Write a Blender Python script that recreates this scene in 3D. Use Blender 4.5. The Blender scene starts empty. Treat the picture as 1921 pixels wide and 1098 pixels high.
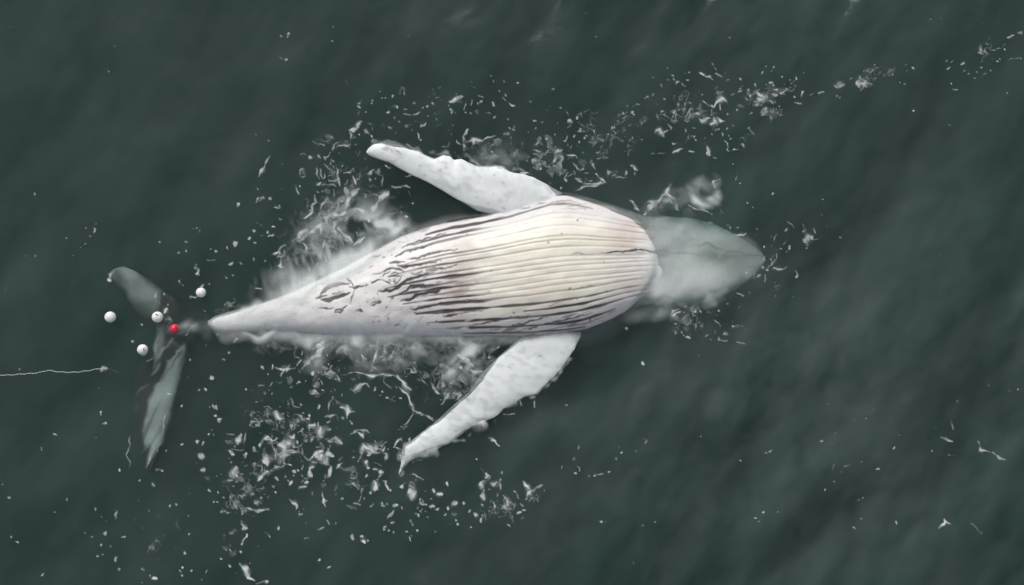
import bpy, math, random
import numpy as np
from mathutils import Vector

random.seed(7)
rng = np.random.default_rng(11)
sc = bpy.context.scene
col = sc.collection

# ------------------------------------------------------------------ camera, world, sun, exposure
PPM = 90.0            # image pixels per metre at sea level
CX, CY = 960.5, 549.0
CAMH = 20.0
W, H = 1921, 1098

cam_d = bpy.data.cameras.new("camera")
cam = bpy.data.objects.new("camera", cam_d)
col.objects.link(cam)
cam.location = (0, 0, CAMH)
cam.rotation_euler = (0, 0, 0)
cam_d.sensor_width = 36
cam_d.lens = 36 * CAMH / (1921 / PPM)
cam_d.clip_end = 2000
sc.camera = cam

SUN_EL, SUN_AZ = 41, -14          # azimuth clockwise from +Y; light comes from the upper left
world = bpy.data.worlds.new("World")
sc.world = world
world.use_nodes = True
wn = world.node_tree
bg = wn.nodes["Background"]
sky = wn.nodes.new("ShaderNodeTexSky")
sky.sky_type = 'NISHITA'
sky.sun_disc = False
sky.sun_elevation = math.radians(SUN_EL)
sky.sun_rotation = math.radians(SUN_AZ)
sky.air_density = 1.0
sky.dust_density = 3.0
hs = wn.nodes.new("ShaderNodeHueSaturation")
hs.inputs["Saturation"].default_value = 0.30
wn.links.new(sky.outputs[0], hs.inputs["Color"])
wn.links.new(hs.outputs[0], bg.inputs[0])
bg.inputs[1].default_value = 0.10

sun_d = bpy.data.lights.new("sun", 'SUN')
sun_d.energy = 1.5
sun_d.angle = math.radians(32)
sun_d.color = (1.0, 0.965, 0.93)
sun = bpy.data.objects.new("sun", sun_d)
el, az = math.radians(SUN_EL), math.radians(SUN_AZ)
to_sun = Vector((math.sin(az) * math.cos(el), math.cos(az) * math.cos(el), math.sin(el)))
sun.rotation_euler = to_sun.to_track_quat('Z', 'Y').to_euler()
col.objects.link(sun)

sc.view_settings.view_transform = 'Standard'
sc.view_settings.look = 'None'
sc.view_settings.exposure = 0.16
sc.view_settings.gamma = 1.0
sc.view_settings.use_curve_mapping = False
sc.render.engine = 'CYCLES'
cy = sc.cycles
cy.max_bounces = 8
cy.diffuse_bounces = 2
cy.glossy_bounces = 2
cy.transmission_bounces = 2
cy.volume_bounces = 1
cy.transparent_max_bounces = 24
cy.use_denoising = True

# ------------------------------------------------------------------ helpers
def P(px, py, z=0.0):
    """image position (pixels) at height z -> world metres"""
    k = (CAMH - z) / CAMH / PPM
    return (px - CX) * k, -(py - CY) * k

_fx = np.fft.rfftfreq(W)[None, :]
_fy = np.fft.fftfreq(H)[:, None]
def noise(sx, sy=None, ang=0.0, seed=0):
    """tileable smooth noise of unit spread; sx along direction ang (degrees, image sense), sy across"""
    sy = sx if sy is None else sy
    a = math.radians(ang)
    r = np.random.default_rng(1000 + seed)
    n = r.standard_normal((H, W))
    u = _fx * math.cos(a) + _fy * math.sin(a)
    v = -_fx * math.sin(a) + _fy * math.cos(a)
    g = np.exp(-2 * math.pi ** 2 * ((u * sx) ** 2 + (v * sy) ** 2))
    n = np.fft.irfft2(np.fft.rfft2(n) * g, s=(H, W))
    return ((n - n.mean()) / n.std()).astype(np.float32)

def blur(A, s):
    g = np.exp(-2 * math.pi ** 2 * ((_fx * s) ** 2 + (_fy * s) ** 2))
    return np.fft.irfft2(np.fft.rfft2(A) * g, s=(H, W)).astype(np.float32)

YY, XX = np.mgrid[0:H, 0:W].astype(np.float32)
def bil(A, x, y):
    x = np.mod(x, W); y = np.mod(y, H)
    x0 = np.floor(x).astype(int); y0 = np.floor(y).astype(int)
    fx = x - x0; fy = y - y0
    x0 %= W; y0 %= H
    x1 = (x0 + 1) % W; y1 = (y0 + 1) % H
    return (A[y0, x0] * (1 - fx) * (1 - fy) + A[y0, x1] * fx * (1 - fy)
            + A[y1, x0] * (1 - fx) * fy + A[y1, x1] * fx * fy)

def warp(A, *layers):
    """displace a drawn field by noise: layers of (amplitude, scale, seed)"""
    dx = np.zeros((H, W), np.float32); dy = dx.copy()
    for a, s, sd in layers:
        dx += a * noise(s, seed=sd); dy += a * noise(s, seed=sd + 500)
    return bil(A, XX + dx, YY + dy).astype(np.float32)

def sm(a, b, x):
    t = np.clip((x - a) / (b - a), 0, 1)
    return t * t * (3 - 2 * t)

def seg(F, x0, y0, x1, y1, w0, w1, val, soft=1.2):
    """stamp a tapered stroke into F with max"""
    m = max(w0, w1) + soft + 1
    xa, xb = int(max(0, min(x0, x1) - m)), int(min(W, max(x0, x1) + m + 1))
    ya, yb = int(max(0, min(y0, y1) - m)), int(min(H, max(y0, y1) + m + 1))
    if xa >= xb or ya >= yb: return
    X = XX[ya:yb, xa:xb]; Y = YY[ya:yb, xa:xb]
    dx, dy = x1 - x0, y1 - y0
    L = dx * dx + dy * dy
    t = np.clip(((X - x0) * dx + (Y - y0) * dy) / L, 0, 1) if L > 1e-6 else np.zeros_like(X)
    d = np.hypot(X - x0 - t * dx, Y - y0 - t * dy)
    w = w0 + (w1 - w0) * t
    v = val * np.clip((w + soft - d) / (2 * soft), 0, 1)
    F[ya:yb, xa:xb] = np.maximum(F[ya:yb, xa:xb], v)

def line(F, pts, w, val, soft=1.2, taper=True):
    n = len(pts)
    if n == 1:
        seg(F, *pts[0], *pts[0], w, w, val, soft); return
    for i in range(n - 1):
        f = lambda k: (0.35 if taper and k in (0, n - 1) else 1.0)
        seg(F, *pts[i], *pts[i + 1], w * f(i), w * f(i + 1), val, soft)

def crop_strokes(F, x0, y0, s, text, wk=1.0, soft=1.05):
    """strokes read off an enlarged image crop: origin x0,y0, enlargement s; each line 'strength halfwidth : x y x y ...'"""
    for ln in text.strip().splitlines():
        h, p = ln.split(':')
        a, w = map(float, h.split())
        q = list(map(float, p.split()))
        pts = [(x0 + q[i] / s, y0 + q[i + 1] / s) for i in range(0, len(q), 2)]
        line(F, pts, w / s * wk, a, soft=soft)

def dots(F, x0, y0, s, a, text):
    q = list(map(float, text.split()))
    for i in range(0, len(q), 3):
        r = q[i + 2] / s
        x, y = x0 + q[i] / s, y0 + q[i + 1] / s
        t = random.uniform(0, math.pi); e = random.uniform(0, 0.8) * r
        seg(F, x - e * math.cos(t), y - e * math.sin(t), x + e * math.cos(t), y + e * math.sin(t), r * .8, r * .6, a, 1.0)

def blob(cx, cy, rx, ry=None, ang=0):
    ry = rx if ry is None else ry
    a = math.radians(ang)
    u = (XX - cx) * math.cos(a) + (YY - cy) * math.sin(a)
    v = -(XX - cx) * math.sin(a) + (YY - cy) * math.cos(a)
    return np.exp(-((u / rx) ** 2 + (v / ry) ** 2))

def polymask(pts, soft=1.5):
    """soft inside mask of a polygon"""
    M = np.zeros((H, W), bool)
    xs = [p[0] for p in pts]; ys = [p[1] for p in pts]
    xa, xb, ya, yb = int(max(0, min(xs) - 2)), int(min(W, max(xs) + 3)), int(max(0, min(ys) - 2)), int(min(H, max(ys) + 3))
    X = XX[ya:yb, xa:xb]; Y = YY[ya:yb, xa:xb]
    ins = np.zeros(X.shape, bool)
    n = len(pts)
    for i in range(n):
        x1, y1 = pts[i]; x2, y2 = pts[(i + 1) % n]
        if y1 == y2: continue
        c = ((Y >= min(y1, y2)) & (Y < max(y1, y2))) & (X < (x2 - x1) * (Y - y1) / (y2 - y1) + x1)
        ins ^= c
    M[ya:yb, xa:xb] = ins
    return blur(M.astype(np.float32), soft)

def tag(o, label=None, cat=None, group=None, kind=None):
    for k, v in (("label", label), ("category", cat), ("group", group), ("kind", kind)):
        if v: o[k] = v
    return o

def empty(name, loc=(0, 0, 0)):
    o = bpy.data.objects.new(name, None); col.objects.link(o)
    o.location = loc; o.empty_display_size = 0.3
    return o

def mesh_obj(name, V, F, mat, parent=None, smooth=True, color=None, scalars=None):
    """V (n,3), F (m,3|4) numpy -> one mesh object"""
    me = bpy.data.meshes.new(name)
    V = np.asarray(V, np.float32); F = np.asarray(F, np.int32)
    me.vertices.add(len(V)); me.vertices.foreach_set("co", V.ravel())
    k = F.shape[1]
    me.loops.add(F.size); me.loops.foreach_set("vertex_index", F.ravel())
    me.polygons.add(len(F)); me.polygons.foreach_set("loop_start", np.arange(0, F.size, k, dtype=np.int32))
    me.polygons.foreach_set("loop_total", np.full(len(F), k, np.int32))
    me.update(calc_edges=True)
    if smooth: me.polygons.foreach_set("use_smooth", np.ones(len(F), bool))
    if color is not None:
        a = me.attributes.new("pigment", 'FLOAT_COLOR', 'POINT')
        c = np.ones((len(V), 4), np.float32); c[:, :3] = color
        a.data.foreach_set("color", c.ravel())
    for nm, arr in (scalars or {}).items():
        a = me.attributes.new(nm, 'FLOAT', 'POINT')
        a.data.foreach_set("value", np.asarray(arr, np.float32).ravel())
    me.validate()
    me.materials.append(mat)
    o = bpy.data.objects.new(name, me); col.objects.link(o)
    if parent: o.parent = parent
    return o

def grid_faces(n, m, wrap=False):
    """n rows, m columns; wrap joins last column to first"""
    i = np.arange(n - 1)[:, None]
    j = np.arange(m if wrap else m - 1)[None, :]
    j2 = (j + 1) % m
    a = i * m + j; b = i * m + j2; c = (i + 1) * m + j2; d = (i + 1) * m + j
    return np.stack([a, b, c, d], -1).reshape(-1, 4)

def interp(x, tab):
    t = np.array(tab, float)
    return np.interp(x, t[:, 0], t[:, 1])

def smooth_interp(x, tab, win=18.0):
    """piecewise linear table, softened"""
    acc = 0
    ks = np.linspace(-1, 1, 7); wsum = 0
    for k in ks:
        w = 1 - abs(k) * .8
        acc = acc + w * interp(np.clip(x + k * win, tab[0][0], tab[-1][0]), tab); wsum += w
    return acc / wsum

# ------------------------------------------------------------------ materials
def new_mat(name):
    m = bpy.data.materials.new(name); m.use_nodes = True
    nt = m.node_tree; nt.nodes.clear()
    out = nt.nodes.new("ShaderNodeOutputMaterial")
    return m, nt, out

def N(nt, t, **kw):
    n = nt.nodes.new(t)
    for k, v in kw.items():
        if k in n.inputs: n.inputs[k].default_value = v
        else: setattr(n, k, v)
    return n

def skin_material(name, rough=0.38, grain=0.10):
    m, nt, out = new_mat(name)
    b = N(nt, "ShaderNodeBsdfPrincipled", Roughness=rough)
    b.inputs["Specular IOR Level"].default_value = 0.35
    at = N(nt, "ShaderNodeAttribute", attribute_name="pigment")
    tc = N(nt, "ShaderNodeTexCoord")
    n1 = N(nt, "ShaderNodeTexNoise", Scale=9.0, Detail=6.0, Roughness=0.65)
    nt.links.new(tc.outputs["Object"], n1.inputs["Vector"])
    mr = N(nt, "ShaderNodeMapRange"); mr.inputs["To Min"].default_value = 1 - grain * 1.6; mr.inputs["To Max"].default_value = 1 + grain
    nt.links.new(n1.outputs["Fac"], mr.inputs["Value"])
    mx = N(nt, "ShaderNodeVectorMath", operation='SCALE')
    nt.links.new(at.outputs["Color"], mx.inputs[0]); nt.links.new(mr.outputs[0], mx.inputs["Scale"])
    nt.links.new(mx.outputs[0], b.inputs["Base Color"])
    n2 = N(nt, "ShaderNodeTexNoise", Scale=45.0, Detail=4.0)
    nt.links.new(tc.outputs["Object"], n2.inputs["Vector"])
    bp = N(nt, "ShaderNodeBump", Strength=0.25, Distance=0.01)
    nt.links.new(n2.outputs["Fac"], bp.inputs["Height"]); nt.links.new(bp.outputs[0], b.inputs["Normal"])
    nt.links.new(b.outputs[0], out.inputs["Surface"])
    return m

def foam_material(name, colr=(0.80, 0.82, 0.82), speckle=0.5):
    m, nt, out = new_mat(name)
    at = N(nt, "ShaderNodeAttribute", attribute_name="cover")
    d = N(nt, "ShaderNodeBsdfDiffuse", Color=(*colr, 1), Roughness=0.9)
    tr = N(nt, "ShaderNodeBsdfTransparent")
    tc = N(nt, "ShaderNodeTexCoord")
    vo = N(nt, "ShaderNodeTexNoise", Scale=28.0, Detail=5.0, Roughness=0.75)
    nt.links.new(tc.outputs["Object"], vo.inputs["Vector"])
    mr = N(nt, "ShaderNodeMapRange"); mr.inputs["From Min"].default_value = 0.3; mr.inputs["From Max"].default_value = 0.65
    mr.inputs["To Min"].default_value = 1 - speckle; mr.inputs["To Max"].default_value = 1.0
    nt.links.new(vo.outputs["Fac"], mr.inputs["Value"])
    mu = N(nt, "ShaderNodeMath", operation='MULTIPLY', use_clamp=True)
    nt.links.new(at.outputs["Fac"], mu.inputs[0]); nt.links.new(mr.outputs[0], mu.inputs[1])
    mix = N(nt, "ShaderNodeMixShader")
    nt.links.new(mu.outputs[0], mix.inputs[0]); nt.links.new(tr.outputs[0], mix.inputs[1]); nt.links.new(d.outputs[0], mix.inputs[2])
    nt.links.new(mix.outputs[0], out.inputs["Surface"])
    return m

def sea_material():
    m, nt, out = new_mat("sea_water")
    tr = N(nt, "ShaderNodeBsdfTransparent")
    gl = N(nt, "ShaderNodeBsdfGlossy", Roughness=0.10)
    fr = N(nt, "ShaderNodeFresnel", IOR=1.33)
    tc = N(nt, "ShaderNodeTexCoord")
    mp = N(nt, "ShaderNodeMapping"); mp.inputs["Rotation"].default_value = (0, 0, math.radians(-62)); mp.inputs["Scale"].default_value = (0.45, 1.0, 1)
    nt.links.new(tc.outputs["Object"], mp.inputs["Vector"])
    n1 = N(nt, "ShaderNodeTexNoise", Scale=2.2, Detail=9.0, Roughness=0.64)
    nt.links.new(mp.outputs[0], n1.inputs["Vector"])
    bp = N(nt, "ShaderNodeBump", Strength=0.5, Distance=0.034)
    nt.links.new(n1.outputs["Fac"], bp.inputs["Height"])
    nt.links.new(bp.outputs[0], gl.inputs["Normal"]); nt.links.new(bp.outputs[0], fr.inputs["Normal"])
    mix = N(nt, "ShaderNodeMixShader")
    nt.links.new(fr.outputs[0], mix.inputs[0]); nt.links.new(tr.outputs[0], mix.inputs[1]); nt.links.new(gl.outputs[0], mix.inputs[2])
    # diffuse film painting sky sheen on the surface, thinned to paint the whale's shade
    sa = N(nt, "ShaderNodeAttribute", attribute_name="painted_sheen")
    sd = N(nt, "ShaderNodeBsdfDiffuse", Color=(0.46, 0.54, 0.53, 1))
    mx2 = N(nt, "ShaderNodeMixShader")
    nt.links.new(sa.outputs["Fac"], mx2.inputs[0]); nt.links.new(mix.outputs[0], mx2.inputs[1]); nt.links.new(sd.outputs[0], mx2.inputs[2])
    nt.links.new(mx2.outputs[0], out.inputs["Surface"])
    # murky plankton-rich water
    sca = N(nt, "ShaderNodeVolumeScatter", Color=(0.62, 0.90, 0.84, 1), Density=0.50, Anisotropy=0.0)
    ab = N(nt, "ShaderNodeVolumeAbsorption", Color=(0.25, 0.55, 0.50, 1), Density=1.0)
    ad = N(nt, "ShaderNodeAddShader")
    nt.links.new(sca.outputs[0], ad.inputs[0]); nt.links.new(ab.outputs[0], ad.inputs[1])
    nt.links.new(ad.outputs[0], out.inputs["Volume"])
    return m

M_SEA = sea_material()
M_SKIN = skin_material("whale_belly_skin", 0.36, 0.05)
M_FIN = skin_material("pectoral_fin_skin", 0.42, 0.07)
M_FLUKE = skin_material("tail_fluke_skin", 0.5, 0.12)
M_FOAM = foam_material("sea_foam")
M_WASH = foam_material("white_water", (0.80, 0.835, 0.83), 0.28)

# ------------------------------------------------------------------ sea surface relief
wave = .72 * (.75 + .5 * sm(300, 1300, XX)) * (0.034 * noise(95, 42, -58, 1) + 0.020 * noise(42, 17, -62, 2) + 0.0065 * noise(16, 8, -50, 3)
        + 0.010 * noise(34, 20, -20, 4) + 0.0020 * noise(7, 5, -70, 5))
near = blob(900, 560, 620, 330, -3)
wave = (wave * (0.8 + 0.35 * blob(1500, 800, 600, 400)) + 0.0035 * near * noise(6, seed=6) + 0.005 * near * noise(13, seed=7)).astype(np.float32)

# ------------------------------------------------------------------ whale body relief (tables read off in image pixels)
TOP = [(390, 605), (393, 600), (400, 595), (420, 588), (450, 580), (500, 563), (550, 545), (600, 521), (650, 497), (700, 470), (750, 442), (800, 424),
       (850, 411), (900, 402), (950, 392), (1000, 374), (1035, 362), (1065, 361), (1100, 369), (1150, 384), (1200, 401), (1222, 407), (1250, 406),
       (1300, 410), (1340, 420), (1380, 441), (1410, 459), (1428, 472), (1436, 485)]
BOT = [(390, 607), (393, 614), (400, 619), (420, 624), (450, 625), (500, 623), (550, 624), (600, 629), (650, 632), (700, 634), (750, 635), (900, 635),
       (1000, 634), (1050, 630), (1100, 624), (1130, 612), (1160, 598), (1200, 579), (1222, 571), (1260, 571), (1300, 572), (1340, 563), (1370, 549),
       (1400, 531), (1422, 510), (1436, 488)]
CREST = [(390, -.05), (400, 0.04), (430, .09), (500, .16), (600, .26), (700, .36), (800, .48), (900, .58), (1000, .64), (1060, .62), (1130, .48), (1190, .26), (1222, .10),
         (1245, .01), (1300, .0), (1345, -.05), (1390, -.20), (1436, -.42)]
EDGE = [(390, -.10), (430, -.13), (500, -.18), (600, -.20), (700, -.20), (800, -.20), (1000, -.25), (1150, -.32), (1222, -.40), (1270, -.50), (1380, -.55), (1436, -.45)]
DEEP = [(390, .12), (450, .35), (600, .8), (800, 1.4), (1000, 1.8), (1200, 1.6), (1300, 1.2), (1400, .6), (1436, .2)]

def body_uv(px, py):
    t = smooth_interp(px, TOP, 10); b = smooth_interp(px, BOT, 10)
    return 2 * (py - t) / np.maximum(b - t, 1e-3) - 1

def body_z(px, v):
    zc = smooth_interp(px, CREST, 14); ze = smooth_interp(px, EDGE, 20)
    av = np.clip(np.abs(v), 0, 1)
    n = 2.3 - .65 * sm(1225, 1300, px)
    z = ze + (zc - ze) * (1 - av ** n) ** (1 / 2.0)
    # shoulders of the throat drop away under the waterline
    xs = 1226 - 42 * av ** 2.5 - 20 * np.clip(v, 0, 1) ** 2
    z = z - 0.09 * sm(-4, 12, px - xs)
    return z

V2 = body_uv(XX, YY)
INB = (np.abs(V2) < 1) & (XX > 390) & (XX < 1436)
ZB = np.where(INB, body_z(XX, V2) + (0.004 * noise(9, 5, -8, 51) + .018 * noise(60, 30, 0, 52)) * np.clip((1 - np.abs(V2)) * 12, 0, 1), -9).astype(np.float32)

# ------------------------------------------------------------------ pigment of the belly, drawn in image coordinates
dark = np.zeros((H, W), np.float32)          # dark grooves and marks
faint = np.zeros((H, W), np.float32)         # shallow tan grooves
wob = noise(60, 14, -5, 21) * 0.006 + noise(22, 8, -5, 22) * 0.0035
def vwarp(v, x):
    """groove coordinate: pleats converge asymmetrically towards the chin"""
    t = np.clip((x - 760) / 470, 0, 1.4)
    return v + t * (0.16 * np.clip(v + .1, 0, 1) * (1 - np.clip(v, 0, 1)) * 1.6)
tw = smooth_interp(XX[0], TOP, 95)[None, :]; bw = smooth_interp(XX[0], BOT, 95)[None, :]
V3 = 2 * (YY - tw) / (bw - tw) - 1
kk = sm(.55, 1.0, np.abs(V2))
V3 = V3 * (1 - kk) + V2 * kk
Vw = vwarp(V3, XX) + wob
NG = 20
gvs = np.linspace(-0.95, 0.93, NG) + rng.uniform(-.026, .026, NG)
groove = np.zeros((H, W), np.float32)
halfpx = np.maximum((smooth_interp(XX[0], BOT, 10) - smooth_interp(XX[0], TOP, 10)) / 2, 5)[None, :]
edge_n = noise(9, 3, -6, 23); long_n = noise(55, 7, -8, 24); frag_n = noise(14, 3, -8, 25)
for i, g in enumerate(gvs):
    st = 745 + 60 * abs(g) ** 1.5 + rng.uniform(-25, 35) + (40 if g > .2 else 0) * g
    en = rng.uniform(1225, 1275) if abs(g) < .75 else rng.uniform(1080, 1190)
    if i % 6 == 4: st += 150
    d = np.abs(Vw - g) * halfpx                       # distance in px
    # dark broad strokes on the rear third, thin tan further forward, dark again on the lower flank
    wl = sm(st - 5, st + 70, XX) * (1 - sm(en - 60, en, XX))
    rear = (1 - sm(850, 960, XX)) * (0.85 + .3 * rng.uniform(-1, 1))
    rear = np.clip(rear + 0.95 * sm(.28, .62, Vw) * (1 - .25 * sm(1100, 1200, XX)) + 0.9 * sm(.72, .9, -Vw), 0, 1)
    wpx = (0.75 + 2.0 * rear * (0.65 + .5 * sm(-.6, 1.2, long_n)) * (1 - .45 * sm(900, 1010, XX))) * (0.45 + .55 * wl)
    wpx = wpx * (1 + .28 * edge_n)
    prof = np.clip((wpx + .9 - d) / 1.8, 0, 1) * (wl > 0.02)
    brk = sm(-1.4, -.5, frag_n + .6 * long_n + (1.3 - sm(880, 980, XX) * .6))
    dark = np.maximum(dark, prof * rear * brk * (0.55 + .42 * rear))
    faint = np.maximum(faint, np.clip((1.3 + .9 - d) / 1.8, 0, 1) * wl * (0.55 + .35 * np.clip(long_n, -1.2, 1)))
    groove = np.maximum(groove, np.exp(-(d / 1.9) ** 2) * wl * (1 - .6 * sm(1215, 1240, XX)))
# ragged thickened patches along the rear grooves, as on the photographed skin
pt = noise(16, 3.2, -12, 26)
ink = np.exp(-((XX - 815) / 70) ** 2) * np.exp(-((V2 + .02) / .42) ** 2)
dark = np.maximum(dark, ink * sm(.9, 1.5, pt) * .8)
dark = np.maximum(dark, ink * sm(.9, 1.6, noise(5, 1.6, -14, 29)) * .45)
lower = sm(.55, .8, V2) * sm(820, 900, XX) * (1 - sm(1120, 1180, XX))
dark = np.maximum(dark, lower * sm(1.1, 1.8, noise(13, 2.2, -12, 27)) * .6)
upper = sm(.72, .9, -V2) * sm(800, 860, XX) * (1 - sm(1080, 1140, XX))
dark = np.maximum(dark, upper * sm(1.1, 1.8, noise(13, 1.8, -8, 28)) * .6)

marks = np.zeros((H, W), np.float32)
# rear belly: slit, navel, scars and rings   (image crop 560,430 x5.23)
MK = 1.95
crop_strokes(marks, 560, 430, 5.23, """
.85 9 : 210 640 260 590 330 550 420 535 490 540
.75 7 : 165 690 215 660 270 655
.85 12 : 215 690 280 700 350 675 430 650 500 625
.55 6 : 330 635 380 625 450 600
.8 6 : 495 570 545 575 600 560 640 550
.75 4 : 545 575 500 510 465 480
.7 3 : 545 590 525 650 510 740
.7 5 : 650 530 665 545 650 565
.75 5 : 705 520 720 530 770 510 820 500
.6 4 : 740 445 790 425 825 420
.85 5 : 830 415 870 390 930 375 990 385 1040 415
.75 4 : 830 470 850 435 900 410
.75 5 : 830 500 870 525 910 540
.7 4 : 940 540 980 530 1000 495 1010 450
.9 7 : 880 470 930 460 990 455
.85 6 : 880 500 905 515
.7 4 : 930 500 960 520 950 480
.7 4 : 900 440 950 420 1000 430
.85 8 : 790 615 850 600 920 600 980 575 1030 535 1090 490 1160 465 1270 440
.7 3 : 905 690 905 670 930 665 930 685 905 690
.8 5 : 930 670 1000 630 1060 600 1110 560 1180 545
.85 9 : 1110 580 1180 560 1260 555 1380 545
.85 9 : 1000 708 1080 690 1160 650 1250 625 1340 615 1420 590
.8 7 : 1140 665 1200 640
.85 6 : 890 330 960 320 1040 330
.8 7 : 975 345 1040 375 1120 365 1250 335 1400 300
.85 6 : 945 275 1010 240 1100 215 1200 180 1330 140
.8 6 : 1060 295 1150 285 1240 255 1380 225 1560 200
.8 5 : 1020 185 1080 155 1170 130 1280 90 1450 40
.7 5 : 1240 400 1330 375 1440 380 1560 345
.7 6 : 1250 410 1330 400 1440 385
.6 4 : 1080 430 1150 440 1210 410 1180 430
.8 7 : 1090 775 1180 780 1290 750 1420 730 1560 710
.7 5 : 1290 830 1400 820 1560 790
.8 8 : 1420 860 1500 850 1560 845
.6 4 : 1130 960 1160 910 1230 860
.7 4 : 200 765 250 775 290 785 350 780
.75 4 : 350 825 370 800 410 790 430 800 400 820 350 825
.7 5 : 400 805 440 780 475 760
.7 5 : 560 800 600 790 620 815 585 810
.75 4 : 710 745 740 715 790 705 805 715 770 725 740 755 715 755
.6 3 : 720 655 740 680
.6 3 : 765 640 775 660
.55 4 : 740 865 800 855
.6 3 : 870 835 910 820
.6 3 : 1000 795 1020 765
.7 4 : 945 945 980 930 1000 935
.7 5 : 705 285 740 270 800 255
.65 4 : 880 210 950 180
.55 3 : 980 130 1040 125
.65 5 : 690 380 740 365
.5 3 : 570 400 610 385
.6 3 : 560 435 640 410
.55 3 : 395 490 400 465 425 465 415 490
.6 4 : 460 425 485 405 470 430
""", MK, .8)
dots(marks, 560, 430, 5.23, .8, """840 285 14 910 258 8 880 873 14 845 853 7 1080 940 16 1050 965 16 1135 960 8 1275 935 14 1355 920 9 1320 970 8
 675 715 8 860 770 9 880 935 8 790 910 6 735 920 6 1145 815 12 1310 690 7 1205 505 8 770 640 6 1000 690 5 655 545 7 870 840 5 1420 915 7 470 415 9""")
crop_strokes(marks, 820, 330, 3.431, """
.95 4.2 : 1040 492 1100 494 1180 490 1240 484 1290 470 1340 478 1370 490 1400 494 1440 490
.6 3 : 1260 480 1300 494 1350 500
.55 3 : 865 508 890 492 920 500 950 502
.45 1.8 : 940 506 1040 496
.6 3 : 245 675 260 690 270 680
.5 3 : 320 755 335 745 338 758
.7 5 : 20 830 150 810 260 790
.8 4 : 340 990 480 970 620 930 760 895
.8 4 : 500 1000 620 975 760 940 900 910 1000 880
.7 3 : 700 990 850 965 980 940 1080 905
.75 4 : 70 890 200 880 300 865
.7 5 : 200 965 330 945 470 915 600 900
.6 3 : 720 835 830 800 960 785
.6 3 : 840 745 960 715 1060 690
.6 3 : 980 850 1080 815
.55 3 : 940 880 1060 850
.6 3 : 740 170 860 178 960 185
.6 3 : 800 215 960 216
.7 3 : 700 185 800 160 900 165
""")
dots(marks, 820, 330, 3.431, .65, "715 432 7 1077 552 5 905 288 5 805 372 4 890 945 7 480 910 8 495 880 7 855 730 8 900 795 8 600 985 7 985 920 9 1090 745 6 205 378 5 350 610 4")
dark = np.maximum(dark, warp(marks, (.8, 4, 31), (.4, 1.8, 32)) * (1.25 + .22 * np.clip(noise(3, seed=33), -1, 1)))
# submerged throat seam
seam = np.zeros((H, W), np.float32)
crop_strokes(seam, 1080, 320, 3.431, """
.9 6 : 440 512 500 525 560 520 640 530 700 530 800 545
.4 4 : 520 560 560 552 600 548 620 530
.6 8 : 780 480 840 470 900 500 990 520 1100 540 1200 540
""")
dark = np.maximum(dark, warp(seam, (1.2, 5, 34)) * .75)
# loose fine scratches and flecks over the rear belly
for k in range(260):
    x = rng.uniform(480, 1180); t = rng.beta(1.1, 1.1)
    v = -0.92 + 1.84 * t
    tt, bb = interp(x, TOP), interp(x, BOT)
    y = tt + (v + 1) / 2 * (bb - tt)
    L = rng.uniform(1, 9) * (1 if x < 900 else .6)
    seg(dark, x, y, x + L, y - L * .22 + rng.normal() * .6, .45, .2, rng.uniform(.2, .65 if x < 900 else .35), .8)
dark *= INB
groove *= INB

fleck = noise(2.2, seed=41)
warmth = np.clip(np.exp(-((XX - 1020) / 150) ** 4) * np.exp(-((V2 - .02) / .72) ** 4) * 1.1 + .10 * noise(30, 12, -8, 42), 0, 1)
pink = np.clip(np.exp(-((XX - 864 - 5 * noise(12, seed=43)) / np.where(XX < 868, 30, 20)) ** 2) * np.exp(-((V2 + .05) / .72) ** 2) * (0.9 + .35 * noise(14, 10, 0, 44))
               + .8 * np.exp(-((XX - 1172) / 30) ** 2) * (0.35 + .5 * np.clip(noise(22, seed=45), 0, 1.5)) * (np.abs(V2) < .95)
               + .14 * np.clip(noise(28, 12, -8, 46), 0, 2), 0, 1)
def colr(r, g, b): return np.array([r, g, b], np.float32)
PG = np.ones((H, W, 3), np.float32) * colr(.84, .82, .805)
def lay(mask, c, k=1.0):
    global PG
    m = np.clip(mask * k, 0, 1)[..., None]
    PG = PG * (1 - m) + c * m
lay(warmth, colr(.84, .81, .69))
lay(pink, colr(.60, .465, .40), .62)
lay(sm(0, 1.6, noise(7, 4, -8, 47)) * (1 - warmth), colr(.72, .70, .70), .35)
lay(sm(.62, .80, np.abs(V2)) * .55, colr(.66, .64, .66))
lay(1 - sm(470, 640, XX), colr(.66, .68, .69), .6)
lay(sm(1215, 1245, XX), colr(.80, .89, .85), .95)
lay(faint * INB, colr(.42, .36, .30), .72)
lay(np.clip(dark * 1.12, 0, .96), colr(.06, .05, .055), 1.0)
# olive hollow behind the chin and pale greyer jaw
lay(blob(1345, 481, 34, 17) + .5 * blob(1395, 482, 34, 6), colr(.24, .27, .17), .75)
flank = sm(.93, .985, np.abs(V2) + .018 * noise(6, seed=48)) * sm(640, 800, XX) * (1 - sm(1215, 1235, XX))
lay(flank * (1 - .8 * (V2 > 0) * (1 - sm(900, 1040, XX))), colr(.20, .185, .19), .55)
PGB = [np.ascontiguousarray(PG[..., k]) for k in range(3)]

def sample_pg(px, py, planes):
    return np.stack([bil(p, px, py) for p in planes], -1)

# ------------------------------------------------------------------ whale
whale = empty("humpback_whale", (0, 0, 0))
tag(whale, "pale humpback whale floating belly up with pleated white throat and both flippers spread", "whale")

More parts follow.
